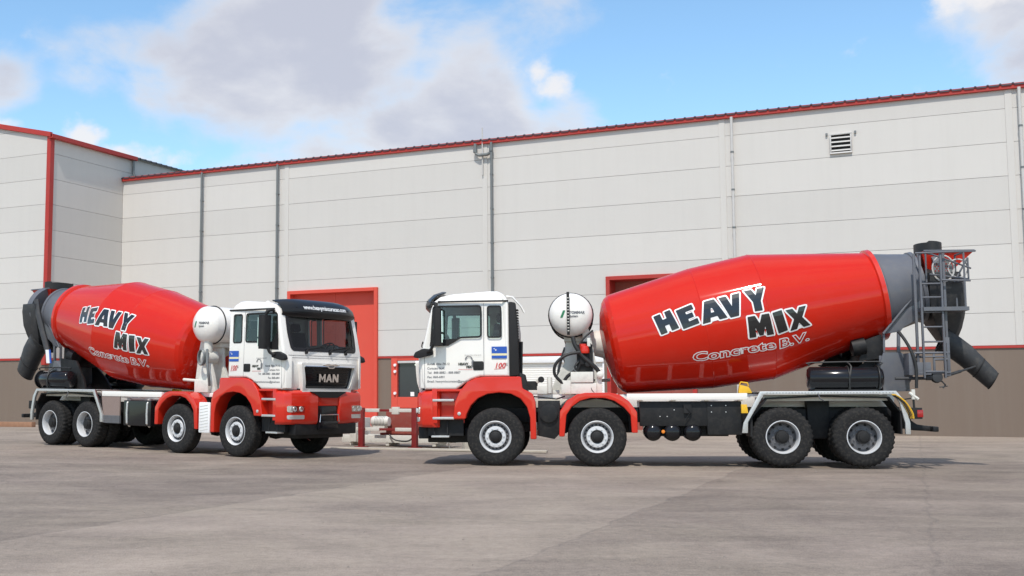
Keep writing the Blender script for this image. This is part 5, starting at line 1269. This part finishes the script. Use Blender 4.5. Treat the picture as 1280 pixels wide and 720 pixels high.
# ---------------------------------------------------------------- things in the yard behind the trucks
def yard(x, y, rz=0): return Matrix.Translation((x, y, gz(x, y))) @ Matrix.Rotation(rz, 4, 'Z') @ Matrix.Diagonal((.93, .93, .96, 1))
RZ = -.44
gr = empty('crash_barrier', yard(-.93, 29.85, RZ)); tag(gr, 'low barrier of dark red posts and red and white rails between the trucks', 'barrier')
def bpost(x):
    m = MB(); m.box(x-.07, x+.07, -.07, .07, .02, 1.03); m.box(x-.15, x+.15, -.13, .13, 0, .025); return m.build('post', DRED, gr, bevel=.006)
bpost(0); bpost(1.58); bpost(-1.6)
for z, segs in ((.97, [(-1.5, -.4), (-.05, 0)]), ): pass
m = MB(); m.box(-1.75, 2.05, .075, .115, .93, .99); m.box(-1.75, 2.25, .075, .115, .44, .50); m.build('rail', DRED, gr, bevel=.004)
m = MB()
m.b.free()
for a, c_, z in ((.08, .50, .96), (.80, 1.50, .96), (1.66, 1.98, .96), (-1.5, -.9, .96), (.08, .50, .47), (.97, 1.50, .47), (1.66, 2.15, .47), (-1.1, -.12, .47)): m = MB(); m.box(a, c_, .06, .13, z-.045, z+.045); m.build('white_sleeve', OFFW, gr, bevel=.01)
m = MB(); m.box(.88, 1.08, .04, .14, .86, 1.05); m.build('white_sleeve', OFFW, gr, bevel=.01)
m = MB(); m.bars([((1.76, .05, .95), (1.76, .05, .5)), ((1.84, .05, .8), (1.84, .05, .3))], .02); m.build('hanging_bolt', OFFW, gr)
pu = empty('pump_skid', yard(-.17, 30.25, RZ)); tag(pu, 'pale electric motor and brownish red steel box on a skid behind the barrier', 'pump unit')
m = MB(); m.box(-.30, 1.25, .25, .95, .34, .92); m.box(-.5, 1.25, .28, .9, .22, .36); m.build('steel_box', BRED, pu, bevel=.01)
m = MB(); m.lathe([(.0, 0), (.13, .01), (.145, .06), (.145, .44), (.12, .47), (.12, .52), (0, .53)], 20, Matrix.Translation((-.62, .05, .66)) @ Matrix.Rotation(pi/2, 4, 'Y')); m.box(-.55, -.2, -.06, .16, .45, .55); mo = m.build('motor', OFFW, pu, ang=40)
m = MB()
for k in range(7): m.tube([(-.48+k*.045, .05+.148*cos(a), .66+.148*sin(a)) for a in frange(0, 2*pi, 16)[:-1]], .006, 4, closed=True)
m.build('cooling_rib_pattern', GALV, mo)
m = MB(); m.box(-1.6, 1.6, .1, .25, .10, .30); m.box(-1.6, 1.6, .75, .9, .10, .30); m.box(1.35, 1.6, -.1, .95, .18, .60); m.box(-1.3, -1.1, 0, .9, .12, .75)
for x in (-1.3, -.2, 1.2): m.box(x-.05, x+.05, .12, .85, .02, .10)
m.build('skid_frame', OFFW, pu, bevel=.01)
m = MB(); m.tube([(-.1, .05, .32), (.1, 0, .18), (.5, -.02, .16), (.65, .05, .3)], .02, 6, smooth=4); m.build('hose', HOSE, pu)
pr = empty('pipe_trestle', yard(1.10, 29.3, RZ+.12)); tag(pr, 'thin pale steel pipes on low trestles beside the right truck\'s front steps', 'pipes')
m = MB(); m.cyl((-.1, 0, .38), (1.35, 0, .34), .03, 8); m.cyl((0, .25, .25), (1.6, .2, .3), .025, 8); m.build('pipe', OFFW, pr)
m = MB(); m.bars([((.85, 0, .35), (.85, .05, .0)), ((.85, .25, .35), (.85, .2, 0)), ((.1, .0, .36), (.1, .25, .02))], .022); m.build('trestle_leg', OFFW, pr)
cb = MB(); cb.box(-.12, .12, -.12, .12, 0, .40); o = cb.build('concrete_block', CONB, None, bevel=.015); o.matrix_world = yard(1.66, 28.6, .3); tag(o, 'small pale concrete block standing by the right truck\'s front wheel', 'block')
o = MB(); o.box(-3.4, 3.4, -.10, .10, 0, .055); o = o.build('concrete_kerb', CONB, None, bevel=.01); o.matrix_world = yard(.47, 28.6, -.36); tag(o, 'low pale concrete kerb strip in front of the barrier posts', 'kerb')
# timber and rubble by the gabled building
def atw(s, off): p = W0+WD*s+WN*off; return p
for i, (s_, off, L_, a, z, lab) in enumerate(((-36.9, 8.2, 4.3, .02, .0, 'long brown timber beam lying on the ground nearest the rear of the left truck'), (-39.2, 8.4, 3.0, -.06, .0, 'shorter weathered beam lying under the pile of rubble at the left edge'))):
    p = atw(s_, off); m = MB(); m.box(-L_/2, L_/2, -.11, .11, 0, .20); o = m.build('timber_beam', TIMB, None, bevel=.012)
    o.matrix_world = Matrix.Translation((p.x, p.y, gz(p.x, p.y)+z)) @ Matrix.Rotation(WA+a, 4, 'Z'); tag(o, lab, 'timber beam', 'beams along the gabled building')
rr = random.Random(5); m = MB()
for i in range(46):
    x = rr.gauss(0, .75); y = rr.gauss(0, .25); z = max(.05, rr.uniform(.05, .42)*(1-abs(x)/2.4)); s_ = rr.uniform(.06, .20)
    mt = Matrix.Translation((x, y, z)) @ Matrix.Rotation(rr.uniform(0, 6), 4, 'Z') @ Matrix.Rotation(rr.uniform(-.6, .6), 4, 'X'); m.box(-s_, s_, -s_*.6, s_*.6, -s_*.45, s_*.45, mt)
o = m.build('rubble_heap', BRK, None, bevel=.01); p = atw(-38.7, 9.0); o.matrix_world = Matrix.Translation((p.x, p.y, gz(p.x, p.y))) @ Matrix.Rotation(WA, 4, 'Z'); tag(o, 'small heap of brown broken bricks beside the beams at the left edge', 'rubble')
# loose stones on the concrete
rr = random.Random(11); bm_ = MB()
for i in range(260):
    y = 3.6+rr.random()**1.4*22; x = rr.uniform(-.45, .45)*y; s_ = rr.uniform(.004, .011)*(1+.02*y)
    mt = Matrix.Translation((x, y, gz(x, y)+s_*.4)) @ Matrix.Rotation(rr.uniform(0, 6), 4, 'Z')
    bm_.add([(-s_, -s_*.7, -s_*.5), (s_, -s_*.6, -s_*.5), (s_*.8, s_*.7, -s_*.5), (-s_*.7, s_*.8, -s_*.5), (-s_*.4, -s_*.4, s_*.5), (s_*.5, -s_*.2, s_*.55), (0, s_*.5, s_*.4)], [(0, 1, 5, 4), (1, 2, 6, 5), (2, 3, 6), (3, 0, 4, 6), (4, 5, 6), (0, 3, 2, 1)], mt)
tag(bm_.build('loose_grit', mat('grit', (.26, .22, .19), .9, var=.4, vscale=20), None), kind='stuff')
bpy.context.view_layer.update()
